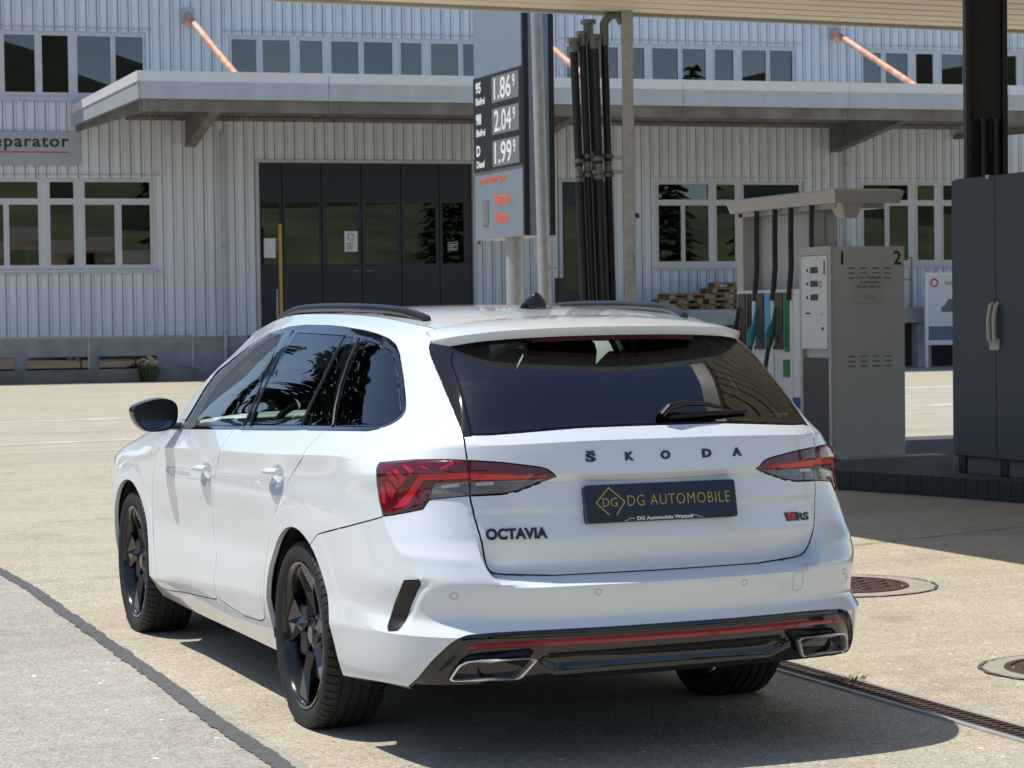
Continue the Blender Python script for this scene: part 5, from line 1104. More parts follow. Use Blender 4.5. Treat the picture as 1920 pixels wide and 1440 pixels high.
def base_normal(uv, e=.0025):
    lo = np.clip(uv[:, 0]-e, 0, gu[-1]); hi = np.clip(uv[:, 0]+e, 0, gu[-1])
    du = S_.eval(hi, uv[:, 1])-S_.eval(lo, uv[:, 1])
    dv = S_.eval(uv[:, 0], np.clip(uv[:, 1]+e, gv[0], gv[-1]))-S_.eval(uv[:, 0], np.clip(uv[:, 1]-e, gv[0], gv[-1]))
    # in half coordinates (w to the outside): outward = du x dv with w sign
    n = np.cross(du, dv); n /= np.linalg.norm(n, axis=1)[:, None]+1e-12
    return n
def surf(uv):
    """body surface with its pressed-in details"""
    p = S_.eval(uv[:, 0], uv[:, 1]); n = base_normal(uv); d = np.zeros(len(uv)); U, V = uv[:, 0], uv[:, 1]
    # recess of the lower tailgate behind the bumper
    m = (U < .75) & (V > .55) & (V < .80)
    if m.any():
        sdv = poly_sd(uv[m], POLY['tailgate'])
        dep = .088*np.clip((.722-V[m])/.11, 0, 1)**1.15+.004
        q = np.zeros(len(uv)); q[m] = dep*sstep(-.026, -.001, -sdv)
        p[:, 1] += q
    m = (U > .65) & (U < 1.05) & (V > .40) & (V < .63)
    if m.any():
        vq = V[m]; uq = U[m]
        fn_, pk_ = P_('fin'), P_('pocket')
        def vline(pts):
            pts = sorted(pts, key=lambda q: q[1]); return np.interp(vq, [q[1] for q in pts], [q[0] for q in pts])
        ul = vline(P_('fin_left')); ur = vline(P_('fin_right')); upk = vline(pk_[1:8])
        v0_, v1_ = min(q[1] for q in fn_), max(q[1] for q in fn_)
        f = np.where(uq > ur, (ul-uq)/np.maximum(ul-ur, .01), (uq-upk)/np.maximum(ur-upk, .006))
        d[m] += -.013*np.clip(f, 0, 1)*sstep(v1_+.004, v1_-.016, vq)*sstep(v0_-.004, v0_+.05, vq)
    m = (U < .95) & (V < .47)
    if m.any():
        s1 = poly_sd(uv[m], POLY['diffuser']); d[m] += -.012*sstep(0, .022, -s1)
        s2 = poly_sd(uv[m], POLY['red']); d[m] += -.004*sstep(0, .003, -s2)
        # deep slot between the exhaust tips
        s3 = poly_sd(uv[m], [(-.2, .372), (.41, .372), (.47, .345), (.385, .300), (-.2, .300)]); d[m] += -.022*sstep(0, .030, -s3)
    # crisp lower corner facet of the rear bumper
    m = (U > .55) & (U < 1.15) & (V > .58) & (V < .85)
    if m.any():
        cc = np.array(P_('crease_curve')); dist = np.full(m.sum(), 9.)
        for a, b in zip(cc[:-1], cc[1:]):
            e = b-a; t = np.clip(((uv[m]-a)@e)/(e@e), 0, 1); dist = np.minimum(dist, np.linalg.norm(uv[m]-a-t[:, None]*e, axis=1))
        fade = sstep(.60, .70, U[m])
        d[m] += .0045*np.exp(-dist/.022)*fade
    # wheel arch flares
    for yc, zc, r in ARCH:
        rr = np.hypot(p[:, 1]-yc, p[:, 2]-zc); up = sstep(.30, .42, p[:, 2])
        side = sstep(.80, .86, p[:, 0])
        d += .0042*sstep(.482, .455, rr)*side*up
    # door handle bowls
    for u0, v0 in ((3.085, .921), (2.028, .935)):
        q = ((U-u0)/.085)**2+((V-v0)/.036)**2; d += -.016*np.clip(1-q, 0, 1)**.8
    # glass and trim sit a little below the metal
    m = (V > 1.0) & (U > .95) & (U < 3.9)
    if m.any():
        s1 = poly_sd(uv[m], POLY['dlo']); d[m] += -.005*sstep(.001, .016, -s1)
    m = (V > 1.0) & (U < .95)
    if m.any():
        s1 = poly_sd(uv[m], POLY['rear_glass']); d[m] += -.002*sstep(0, .012, -s1)
    # tail lights bulge, with the sharp crystal edge
    m = (U > .3) & (U < 1.15) & (V > .75) & (V < 1.0)
    if m.any():
        s1 = poly_sd(uv[m], POLY['tl_out']); s2 = poly_sd(uv[m], POLY['tl_in']); s3 = poly_sd(uv[m], POLY['tail_band'])
        d[m] += .005*sstep(.0, .008, -s1)*sstep(.645, .68, U[m])
    p = p+n*d[:, None]
    p[:, 0] = np.where(uv[:, 0] < 1e-9, 0, p[:, 0])
    return p

class Net:
    def __init__(s): s.uv = UV.copy(); s.t = TRI.copy(); s.lab = np.zeros(len(TRI), int); s.names = ['body']; s.rows = np.array(RV[1:-1])
    def cut(s, sdf, name, only=None):
        """split triangles along sdf = 0; those inside (negative) whose label is in only become name"""
        d = sdf(s.uv); ok = np.ones(len(s.t), bool)
        if only is not None:
            ids = [s.names.index(q) for q in only]; ok = np.isin(s.lab, ids)
        dt = d[s.t]
        # snap vertices that are nearly on the line
        cross = ok & (dt.min(1) < 0) & (dt.max(1) > 0)
        snapped = {}
        T = s.t[cross]
        for k in range(3):
            a = T[:, k]; b = T[:, (k+1) % 3]
            for x, y in ((a, b), (b, a)):
                sel = (d[x]*d[y] < 0); t = np.where(sel, d[x]/(d[x]-d[y]+1e-30), 1)
                for vi, wi, tt in zip(x[sel & (t < .28)], y[sel & (t < .28)], t[sel & (t < .28)]):
                    if vi not in snapped or tt < snapped[vi][0]: snapped[vi] = (tt, wi)
        new = s.uv.copy()
        for vi, (tt, wi) in snapped.items():
            if np.min(np.abs(s.rows-s.uv[vi, 1])) < 1e-7 and abs(s.uv[wi, 1]-s.uv[vi, 1]) > 1e-7: continue
            if s.uv[vi, 0] < 1e-9: q = s.uv[vi]+(s.uv[wi]-s.uv[vi])*tt; q[0] = 0
            else: q = s.uv[vi]+(s.uv[wi]-s.uv[vi])*tt
            new[vi] = q; d[vi] = 0
        s.uv = new; dt = d[s.t]
        cross = ok & (dt.min(1) < -1e-12) & (dt.max(1) > 1e-12)
        keep = ~cross; nt = [s.t[keep]]; nl = [s.lab[keep]]; add = []; cache = {}; base = len(s.uv); tt_ = []; ll = []
        for t, l in zip(s.t[cross], s.lab[cross]):
            sg = [0 if abs(d[v]) <= 1e-12 else (1 if d[v] > 0 else -1) for v in t]
            def mid(i, j):
                a, b = int(t[i]), int(t[j]); key = (min(a, b), max(a, b))
                if key not in cache:
                    f = d[a]/(d[a]-d[b]); cache[key] = base+len(add); add.append(s.uv[a]+(s.uv[b]-s.uv[a])*f)
                return cache[key]
            if 0 in sg:
                z = sg.index(0); i, j = (z+1) % 3, (z+2) % 3; m = mid(i, j)
                tt_ += [(t[z], t[i], m), (t[z], m, t[j])]; ll += [l, l]
            else:
                odd = [k for k in range(3) if sg[k] != sg[(k+1) % 3] and sg[k] != sg[(k+2) % 3]][0]
                i, j = (odd+1) % 3, (odd+2) % 3; m1 = mid(odd, i); m2 = mid(odd, j)
                tt_ += [(t[odd], m1, m2), (m1, t[i], t[j]), (m1, t[j], m2)]; ll += [l, l, l]
        if add:
            s.uv = np.concatenate([s.uv, np.array(add)]); nt.append(np.array(tt_, int)); nl.append(np.array(ll, int))
        s.t = np.concatenate(nt); s.lab = np.concatenate(nl)
        if name not in s.names: s.names.append(name)
        cen = s.uv[s.t].mean(1); dc = sdf(cen); inside = dc < 0
        if only is not None: inside &= np.isin(s.lab, [s.names.index(q) for q in only])
        s.lab[inside] = s.names.index(name)
def psd(n): return lambda q: poly_sd(q, POLY[n])
net = Net()
net.cut(psd('front_bumper'), 'front_bumper', ['body'])
net.cut(psd('fender'), 'front_fender', ['body'])
net.cut(psd('front_door'), 'front_door', ['body'])
net.cut(psd('rear_door'), 'rear_door', ['body'])
net.cut(psd('bumper'), 'rear_bumper', ['body'])
net.cut(psd('tailgate'), 'tailgate', ['body', 'rear_bumper'])
net.cut(psd('tl_out'), 'tail_light', ['body', 'rear_bumper', 'tailgate'])
net.cut(psd('tl_in'), 'tailgate_light', ['body', 'rear_bumper', 'tailgate', 'tail_light'])
net.cut(psd('tail_band'), 'light_guide', ['tail_light']); net.cut(psd('tail_grey'), 'clear_lens', ['tail_light'])
net.cut(psd('tail_band_in'), 'light_guide_inner', ['tailgate_light']); net.cut(psd('tail_grey_in'), 'clear_lens_inner', ['tailgate_light'])
for k_ in range(1, 8): net.cut(psd('shard%d' % k_), 'shard%d' % k_, ['tail_light'])
net.cut(psd('rev1'), 'rev1', ['clear_lens']); net.cut(psd('rev2'), 'rev2', ['clear_lens_inner'])
net.cut(psd('diffuser'), 'diffuser', ['rear_bumper', 'body'])
net.cut(psd('red'), 'reflector_strip', ['diffuser'])
net.cut(psd('fin'), 'bumper_fin', ['rear_bumper'])
net.cut(psd('tail_black'), 'window_surround', ['tailgate', 'body'])
net.cut(psd('rear_glass'), 'rear_window', ['window_surround'])
net.cut(psd('dlo'), 'window_trim', ['body', 'front_door', 'rear_door', 'front_fender'])
for n in ('glass_front', 'glass_rear', 'glass_small', 'glass_quarter'): net.cut(psd(n), n, ['window_trim'])
for yc, zc, r in ARCH:
    def arch(q, yc=yc, zc=zc, r=r):
        p = S_.eval(q[:, 0], q[:, 1]); d = np.hypot(p[:, 1]-yc, p[:, 2]-zc)-r
        # below the axle the opening runs straight down
        low = np.abs(p[:, 1]-yc)-(r-.004*0)-np.clip((zc-p[:, 2])*.16, 0, 1)*(1 if True else 0)
        d = np.where(p[:, 2] < zc, low, d)
        return np.where((q[:, 0] > .95) & (q[:, 0] < 5.2) & (q[:, 1] < .9), d, 1)
    net.cut(arch, 'cut_away', None)

GAP = .0027
def flanged(P, T, gap, depth, smooth_n=None):
    """panel with a hair gap all round and an edge turned inwards; P (n,3), T (m,3)"""
    e = np.concatenate([T[:, [0, 1]], T[:, [1, 2]], T[:, [2, 0]]]); key = np.sort(e, 1)
    _, idx, cnt = np.unique(key, axis=0, return_index=True, return_counts=True)
    be = e[idx[cnt == 1]]
    # leave the seam at the centre plane closed
    fn = np.cross(P[T[:, 1]]-P[T[:, 0]], P[T[:, 2]]-P[T[:, 0]])
    vn = np.zeros_like(P)
    for k in range(3): np.add.at(vn, T[:, k], fn)
    vn /= np.linalg.norm(vn, axis=1)[:, None]+1e-15
    mv = np.zeros_like(P); bv = np.unique(be)
    for a, b in be:
        t = P[b]-P[a]
        for v in (a, b): mv[v] += np.cross(vn[v], t)/(np.linalg.norm(t)+1e-12)
    L = np.linalg.norm(mv[bv], axis=1)[:, None]; P = P.copy(); P[bv] += gap*mv[bv]/np.maximum(L, 1e-9)
    m = {v: len(P)+i for i, v in enumerate(bv)}; m2 = {v: len(P)+len(bv)+i for i, v in enumerate(bv)}
    V = np.concatenate([P, P[bv], P[bv]-vn[bv]*depth])
    F = [tuple(t) for t in T]+[(m[b], m[a], m2[a], m2[b]) for a, b in be]
    return V, F
PT = surf(net.uv)
ORDER = {}
def panel_geo(name, side):
    k = net.names.index(name); T = net.t[net.lab == k]; used, inv = np.unique(T, return_inverse=True); T = inv.reshape(-1, 3)
    P = PT[used]*np.array([-1, 1, 1])
    if side == 'L': return P, T
    if side == 'R': return P*np.array([-1, 1, 1]), T[:, ::-1]
    c = np.abs(P[:, 0]) < 1e-7; n = len(P); mp = np.where(c, np.arange(n), 0); nc = np.where(~c)[0]; mp[nc] = n+np.arange(len(nc))
    return np.concatenate([P, P[nc]*np.array([-1, 1, 1])]), np.concatenate([T, mp[T][:, ::-1]])
def panel(name, src, m, side, parent, gap=GAP, depth=.018):
    P, T = panel_geo(src, side)
    # weld out triangles without area
    V, F = flanged(P, T, gap, depth)
    o = mesh_obj(name, V, F, m, parent, True, 28)
    return o
tri_all = []
for s_ in ('L', 'R'):
    fd = panel('front_door', 'front_door', C_PAINT, s_, CAR); rd = panel('rear_door', 'rear_door', C_PAINT, s_, CAR)
    panel('front_fender', 'front_fender', C_PAINT, s_, CAR)
    wt = panel('window_trim', 'window_trim', C_GLOSS, s_, CAR, .0, .012)
    panel('window_pane', 'glass_front', C_GLASS_F, s_, wt, .0035, .012)
    panel('window_pane', 'glass_rear', C_GLASS_D, s_, wt, .0035, .012)
    panel('window_pane', 'glass_small', C_GLASS_D, s_, wt, .0035, .012); panel('window_pane', 'glass_quarter', C_GLASS_D, s_, wt, .0035, .012)
    tlm = panel('tail_light', 'tail_light', C_RED, s_, CAR, .001, .03)
    panel('light_guide', 'light_guide', C_REDB, s_, tlm, .0004, .004); panel('clear_lens', 'clear_lens', C_CLEAR, s_, tlm, .0004, .004)
    for k_ in range(1, 8): panel('light_facet', 'shard%d' % k_, C_FACET, s_, tlm, .0002, .003)
    tli = panel('tail_light', 'tailgate_light', C_RED, s_, CAR, .001, .03)
    panel('light_guide', 'light_guide_inner', C_REDB, s_, tli, .0004, .004); panel('clear_lens', 'clear_lens_inner', C_CLEAR, s_, tli, .0004, .004)
    panel('reversing_lamp', 'rev1', C_CLEARB, s_, tlm, .0004, .003); panel('reversing_lamp', 'rev2', C_CLEARB, s_, tli, .0004, .003)
    panel('bumper_fin', 'bumper_fin', C_TRIM, s_, CAR, .0005, .02)
    pan_trim = C_TRIM
    for k_, r_b in (('bar1', .0075), ('bar4', .005), ('bar2', .0085), ('bar3', .0085)):
        q_ = surf(np.array(UVP[k_])); q_ = [Vector((p[0]*(-1 if s_ == 'L' else 1), p[1], p[2]))+Vector(((-1 if s_ == 'L' else 1)*.001, 0, 0)) for p in q_]
        mb = MB(); mb.tube(q_, r_b, 8, flat=.5, updir=(1, 0, 0)); mb.build('pillar_trim', C_TRIM, wt, True)
BODY = panel('body', 'body', C_PAINT, 'B', CAR)
panel('front_bumper', 'front_bumper', C_PAINT, 'B', CAR)
BUMP = panel('rear_bumper', 'rear_bumper', C_PAINT, 'B', CAR, GAP, .03)
TGATE = panel('tailgate', 'tailgate', C_PAINT, 'B', CAR, .0034, .03)
DIFF = panel('diffuser', 'diffuser', C_GLOSS, 'B', CAR, .0006, .02)
panel('reflector_strip', 'reflector_strip', C_REFL, 'B', DIFF, .0004, .004)
WSUR = panel('window_surround', 'window_surround', mat('surround_gloss', (.006, .006, .007), .03), 'B', CAR, .001, .012)
RWIN = panel('rear_window', 'rear_window', C_GLASS_R, 'B', CAR, .0012, .005)

# body surface lookups for whatever is mounted on it
allT = net.t[net.lab != net.names.index('cut_away')]
def bvh_of(side):
    P = PT*np.array([-1 if side == 'L' else 1, 1, 1]); return BVHTree.FromPolygons([tuple(p) for p in P], [tuple(int(i) for i in t) for t in (allT if side == 'L' else allT[:, ::-1])])
BVL, BVR = bvh_of('L'), bvh_of('R')
def rear_hit(x, z):
    bv = BVL if x < 0 else BVR
    h = bv.ray_cast(Vector((x, -3, z)), Vector((0, 1, 0))); return h[0], h[1]
def side_hit(y, z, s=-1):
    bv = BVL if s < 0 else BVR
    h = bv.ray_cast(Vector((s*3, y, z)), Vector((-s, 0, 0))); return h[0], h[1]
def pxray(u, v):
    rr = Vector(((u-960)/4163, (v-720)/4163, 1)); return (rt*rr.x-up*rr.y+f_*rr.z).normalized()

# ---- dark structure behind the gaps
inner = PT*1.0
# ---- roof, spoiler, windscreen, bonnet
def edge(u, v): return surf(np.array([[u, v]]))[0]*np.array([-1, 1, 1])
def cap(name, us, v, cfun, m, nt_=28, bow=2.0, zpow=2.2, flip=False, parent=CAR, ypow=2.0):
    """surface from the left edge curve over a centre line to the right edge"""
    E = surf(np.array([[u, v] for u in us]))*np.array([-1, 1, 1]); V = []; F = []
    ts = np.linspace(-1, 1, 2*nt_+1)
    for k, e in enumerate(E):
        c_ = cfun(k/(len(E)-1), e)
        for t in ts:
            a = abs(t); V.append((e[0]*-t, c_[1]+(e[1]-c_[1])*a**ypow, c_[2]+(e[2]-c_[2])*a**zpow))
    n = len(ts)
    for i in range(len(E)-1):
        for j in range(n-1):
            q = (i*n+j, (i+1)*n+j, (i+1)*n+j+1, i*n+j+1); F.append(q if not flip else q[::-1])
    return V, F
rz_y = [-.64, -.45, -.2, .1, .5, .9, 1.25, 1.55, 1.68]; rz_z = [1.400, 1.418, 1.440, 1.458, 1.470, 1.468, 1.452, 1.424, 1.405]
rc = spline_coef(np.array(rz_y), np.array(rz_z)[:, None])
def roof_z(y): return float(spline_eval(np.array(rz_y), np.array(rz_z)[:, None], rc, np.array([y]))[0, 0])
us = np.concatenate([np.linspace(.56, 1.6, 40), np.linspace(1.65, 3.8, 60)])
def rcen(q, e):
    y0, y1 = -.64, 1.66; ys = E0+(E1-E0)*q
    t = (e[1]-EY0)/(EY1-EY0); y = y0+(y1-y0)*t
    return (0, y, roof_z(y))
EY0 = edge(.56, RV[13])[1]; EY1 = edge(3.8, RV[13])[1]; E0 = E1 = 0
V, F = cap('roof', us, RV[13], rcen, C_PAINT)
ROOF = mesh_obj('roof', V, F, C_PAINT, CAR, True, 28)
ROOFBV = BVHTree.FromPolygons(V, F)
def roof_hit(x, y):
    h = ROOFBV.ray_cast(Vector((x, y, 3)), Vector((0, 0, -1))); return h[0]
# windscreen between the two pillars
vs_ = np.linspace(RV[10], RV[13], 30); V = []; F = []
Ew = surf(np.array([[3.8, v] for v in vs_]))*np.array([-1, 1, 1]); ts = np.linspace(-1, 1, 41)
for k, e in enumerate(Ew):
    q = k/(len(Ew)-1)
    cy = (1-q)*2.42+q*1.66; cz = (1-q)*.985+q*roof_z(1.66)
    cy += .0
    for t in ts: V.append((e[0]*-t, cy+(e[1]-cy)*abs(t)**2.1, cz+(e[2]-cz)*abs(t)**2.2))
n = len(ts)
for i in range(len(Ew)-1):
    for j in range(n-1): F.append((i*n+j, i*n+j+1, (i+1)*n+j+1, (i+1)*n+j)[::-1])
mesh_obj('windscreen', V, F, C_GLASS_F, CAR, True, 0)
def hcen(q, e):
    y = 2.40+(3.46-2.40)*q; z = .975+(.805-.975)*q+.03*math.sin(PI*q); return (0, y, z)
V, F = cap('bonnet', np.linspace(3.8, 6.0, 60), RV[10], hcen, C_PAINT, 24, flip=True)
Vb = [Vector(p) for p in V]
mesh_obj('bonnet', V, [q[::-1] for q in F], C_PAINT, CAR, True, 28)
# spoiler: wraps the rear edge of the roof
sp_w = [0, .15, .30, .42, .50, .545, .568]
lip = [(-.800, 1.356), (-.793, 1.355), (-.768, 1.351), (-.722, 1.344), (-.655, 1.333), (-.575, 1.322), (-.512, 1.318)]
topc = [(-.815, 1.384), (-.808, 1.383), (-.783, 1.379), (-.737, 1.372), (-.672, 1.362), (-.595, 1.352), (-.528, 1.344)]
wv = np.array(sp_w); LC = spline_coef(wv, np.array(lip)); TC = spline_coef(wv, np.array(topc))
ns = 33; wl_ = np.linspace(0, .568, ns); LP = spline_eval(wv, np.array(lip), LC, wl_); TP = spline_eval(wv, np.array(topc), TC, wl_)
rows = []
for i, x in enumerate(wl_):
    q = x/.568
    seam_y = -.43-.02*q**2; xs = x*.955
    rp = roof_hit(min(xs, .535), seam_y); sz = rp.z+.0035 if rp else 1.39
    s0 = Vector((xs, seam_y, sz)); t = Vector((x, TP[i][0], TP[i][1])); l = Vector((x*1.0, LP[i][0], LP[i][1]))
    if q > .9:
        k = (q-.9)/.1; s0 = s0.lerp(Vector((.556, -.445, 1.374)), k); 
    col = [s0-Vector((0, 0, .014)), s0]
    for f in (.2, .4, .6, .8, .93):
        p = s0.lerp(t, f); p.z += .010*math.sin(PI*f)*(1-.5*q); col.append(p)
    col += [t, t.lerp(l, .33)+Vector((0, -.003, 0)), l, l+Vector((0, .035, .001)), l+Vector((0, .09, .012))]
    rows.append(col)
V = []; F = []
full = [[Vector((-p.x, p.y, p.z)) for p in c_] for c_ in reversed(rows)]+rows[1:]
n = len(full[0])
for c_ in full: V += [tuple(p) for p in c_]
for i in range(len(full)-1):
    for j in range(n-1): F.append((i*n+j, i*n+j+1, (i+1)*n+j+1, (i+1)*n+j))
SPO = mesh_obj('roof_spoiler', V, F, C_PAINT, CAR, True, 35)
# spoiler cheeks that run down to the black window surround
for s_ in (-1, 1):
    a = [Vector((p.x*s_, p.y, p.z)) for p in rows[-1]]
    b = []
    for p in a[1:8]:
        h = side_hit(p.y, p.z, s_)[0]; b.append(h+Vector((s_*.004, 0, 0)) if h else p)
    mbk = MB(); nn = len(b); mbk.add(a[1:8]+b, [(i, i+1, nn+i+1, nn+i) for i in range(nn-1)]); 
# third brake lamp under the lip
mb = MB(); 
lb = []
for x in np.linspace(-.295, .295, 25):
    q = np.interp(abs(x), wl_, LP[:, 0]); zq = np.interp(abs(x), wl_, LP[:, 1]); lb.append((x, q, zq))
for i, (x, y, z) in enumerate(lb):
    mb.v += [(x, y+.030, z-.002), (x, y+.042, z-.016), (x, y+.075, z-.016), (x, y+.075, z+.004)]
    if i:
        k = 4*i
        for j in range(4): mb.f.append((k-4+j, k-4+(j+1) % 4, k+(j+1) % 4, k+j))
mb.build('brake_lamp', mat('dark_red_lens', (.10, .015, .015), .25, coat=.5), SPO)
# ---- black tub: floor, arches, inner skin
mb = MB()
mb.box(-.60, .60, -.80, 3.3, .25, .29)
mb.box(-.76, .76, .50, 2.15, .21, .30)
mb.build('underbody', C_MATTE, CAR)
for yc, zc, r in ARCH:
    for s_ in (-1, 1):
        V = []; F = []; n = 36
        for i in range(n+1):
            a = R(-8)+R(196)*i/n
            cy, cz = yc+(r+.006)*math.cos(a), zc+(r+.006)*math.sin(a)
            V += [(s_*.872, cy, cz), (s_*.60, cy, cz), (s_*.60, yc, zc)]
        for i in range(n): F += [(3*i, 3*i+1, 3*i+4, 3*i+3), (3*i+1, 3*i+2, 3*i+5, 3*i+4)]
        mesh_obj('wheel_arch_liner', V, F, C_MATTE, CAR)
# inner lining that stops light coming through panel gaps
k_dark = [net.names.index(q) for q in ('front_door', 'rear_door', 'front_fender', 'rear_bumper', 'tailgate', 'body', 'front_bumper', 'diffuser', 'tail_light', 'tailgate_light', 'light_guide', 'clear_lens', 'light_guide_inner', 'clear_lens_inner')]
sel = np.isin(net.lab, k_dark); T = net.t[sel]; used, inv = np.unique(T, return_inverse=True); T = inv.reshape(-1, 3); P = PT[used]-base_normal(net.uv[used])*np.array([1, 1, 1])*.022
P[:, 0] = np.maximum(P[:, 0], 0); V = np.concatenate([P*[-1, 1, 1], P]); F = [tuple(t) for t in T]+[tuple(t+len(P)) for t in T[:, ::-1]]
mesh_obj('inner_lining', V, F, C_GAP, CAR)

# ---- wheels
def wheel(x, y, s, first=[None]):
    """s = -1 left, 1 right; built looking along +x of the outer face"""
    rt_, zt = .331, .322
    w = MB(); w.lathe([(.02, -.02), (.155, -.02), (.155, -.045), (.02, -.045)], 40, axis='x')
    wh = w.build('wheel', C_DISC, CAR, True)
    # tyre: profile from outer bead to inner bead; circumferential grooves, shoulder sipes
    half = .112
    prof = [(.250, .090), (.262, .101), (.280, .111), (.298, .1135), (.311, .110), (.320, .103), (.3265, .094), (.3290, .080),
            (.3296, .062), (.3226, .0605), (.3226, .0515), (.3301, .050), (.3305, .024), (.3232, .0225), (.3232, .0125), (.3308, .011),
            (.3308, -.011), (.3232, -.0125), (.3232, -.0225), (.3305, -.024), (.3301, -.050), (.3226, -.0515), (.3226, -.0605), (.3296, -.062),
            (.3290, -.080), (.3265, -.094), (.320, -.103), (.311, -.110), (.298, -.1135), (.280, -.111), (.262, -.101), (.250, -.09)]
    pitches = 66; V = []; F = []; m = len(prof); angs = []
    for k in range(pitches):
        a = 2*PI*k/pitches; da = 2*PI/pitches; angs += [(a, 0), (a+da*.06, 1), (a+da*.13, 1), (a+da*.19, 0), (a+da*.6, 0)]
    for a, cut in angs:
        for j, (r, h) in enumerate(prof):
            rr = r
            ang = a
            if 5 <= j <= m-6:
                ang = a+h*h*3.0*(1 if h > 0 else -1)*.9
                if cut and abs(h) > .062: rr -= .0085
                if cut and .024 < abs(h) < .05: rr -= .004
            # sidewall lettering band: slight ribs
            V.append((h*s*1.0, rr*math.sin(ang), rr*math.cos(ang)))
    na = len(angs)
    for i in range(na):
        for j in range(m-1):
            q = (i*m+j, i*m+j+1, ((i+1) % na)*m+j+1, ((i+1) % na)*m+j); F.append(q if s > 0 else q[::-1])
    V = [(p[0]*(1+(.03 if p[2] < -.27 else 0)), p[1], max(p[2], -.3185)) for p in V]
    ty = mesh_obj('tyre', V, F, C_RUBBER, wh, True, 35)
    # rim barrel
    rb = MB(); pr = [(.258, .098), (.256, .103), (.249, .104), (.245, .098), (.240, .088), (.236, .04), (.225, -.02), (.222, -.09), (.25, -.1)]
    rb.lathe([(r, h*s) for r, h in pr], 72, axis='x'); rim = rb.build('rim', C_ALLOY, wh, True, 40)
    # five blades: a raised arm and a swept flat web beside it
    sp = MB()
    def pt(r, a, h): return (h*s, r*math.sin(a), r*math.cos(a))
    for k in range(5):
        a0 = 2*PI*k/5+R(8)
        pts3 = [(.070, -.36, .054), (.150, -.16, .060), (.243, -.34, .072), (.066, 0, .074), (.150, .045, .080), (.243, .10, .089), (.070, .36, .054), (.145, .22, .062), (.243, .42, .079)]
        L = [pt(r, a0+a, h) for r, a, h in pts3]; Lb = [pt(r, a0+a, h-.03) for r, a, h in pts3]
        sp.add(L+Lb, [(0, 1, 4, 3), (1, 2, 5, 4), (3, 4, 7, 6), (4, 5, 8, 7), (0, 9, 10, 1), (1, 10, 11, 2), (6, 7, 16, 15), (7, 8, 17, 16), (2, 11, 14, 5), (5, 14, 17, 8), (9, 12, 13, 10), (10, 13, 14, 11), (12, 15, 16, 13), (13, 16, 17, 14)])
    sp.build('spoke', C_ALLOY, wh)
    hb = MB(); hb.lathe([(.001, .072*s), (.030, .072*s), (.034, .068*s), (.060, .060*s), (.074, .052*s), (.078, .02*s)], 40, axis='x')
    hb.build('hub', C_ALLOY, wh, True)
    hc = MB(); hc.lathe([(.001, .0745*s), (.026, .0735*s), (.028, .071*s)], 32, axis='x'); hc.build('hub_cap', mat('hub_emblem', (.20, .20, .20), .3, .8) if 'hub_emblem' not in bpy.data.materials else bpy.data.materials['hub_emblem'], wh, True)
    bl = MB()
    for k in range(5):
        a = 2*PI*(k+.5)/5+R(8); bl.lathe([(.001, .050*s), (.011, .050*s), (.0125, .064*s), (.010, .064*s)], 10, org=(0, .056*math.sin(a), .056*math.cos(a)), axis='x')
    bl.build('wheel_bolt', C_MATTE, wh)
    cl = MB(); cl.bbox(-.06*1, .02, .08, .17, -.09, .09, .01); cp = cl.build('brake_caliper', mat('caliper_grey', (.025, .025, .027), .5) if 'caliper_grey' not in bpy.data.materials else bpy.data.materials['caliper_grey'], wh)
    if s > 0: cp.scale = (-1, 1, 1)
    wh.location = (x, y, .318)
    return wh
XW = .7705
for y in (0, 2.686):
    for s in (-1, 1):
        w_ = wheel(s*XW, y, s)
# ---- rails, aerial, mirrors, wiper, handles
for s_ in (-1, 1):
    ys = np.linspace(-.275, 1.30, 40); pts = []; 
    for y in ys:
        x = np.interp(y, [-.3, -.1, .3, .8, 1.3], [.487, .520, .545, .553, .556])
        h = roof_hit(x, y); q = min((y+.275)/.17, (1.30-y)/.22); lift = .004+.015*float(np.clip(q, 0, 1))**.7
        pts.append(Vector((s_*x, y, h.z+lift)))
    mb = MB(); mb.tube(pts, .018, 12, rs=[.016]*40, flat=1.05, updir=(0, 0, 1)); mb.build('roof_rail', C_TRIM, CAR, True)
    for a, b in ((0, 8), (31, 39)):
        mb = MB()
        for p, q in zip(pts[a:b], pts[a+1:b+1]):
            hp, hq = roof_hit(abs(p.x), p.y).z-.01, roof_hit(abs(q.x), q.y).z-.01; d = .011
            mb.add([(p.x-d, p.y, hp), (p.x+d, p.y, hp), (q.x+d, q.y, hq), (q.x-d, q.y, hq), (p.x-d, p.y, p.z), (p.x+d, p.y, p.z), (q.x+d, q.y, q.z), (q.x-d, q.y, q.z)], [(0, 1, 5, 4), (1, 2, 6, 5), (2, 3, 7, 6), (3, 0, 4, 7)])
        mb.build('rail_foot', C_TRIM, CAR)
ay = -.02; az = roof_z(ay)-.004
mb = MB(); V = []
secs = []
for i in range(17):
    q = i/16; y = ay-.085+.175*q
    h = .004+.040*math.exp(-((q-.27)/.16)**2)+.026*math.sin(PI*min(1, q*1.05))**.6*(1-q)*1.0; wd = .006+.040*math.sin(PI*min(1, .12+q*.86))**.7
    secs.append((y, h, wd))
n = 12
for y, h, wd in secs:
    for j in range(n+1):
        a = PI*j/n; mb.v.append((wd*math.cos(a)*(1 if abs(math.cos(a)) > .75 else .75), y-.018*math.sin(a)*(h/.07), az+h*math.sin(a)**.8))
for i in range(16):
    for j in range(n): k = i*(n+1)+j; mb.f.append((k, k+1, k+n+2, k+n+1))
mb.f.append(tuple(range(n+1))); mb.f.append(tuple(reversed(range(16*(n+1), 17*(n+1)))))
mb.build('roof_aerial', C_GLOSS, CAR, True, 50)
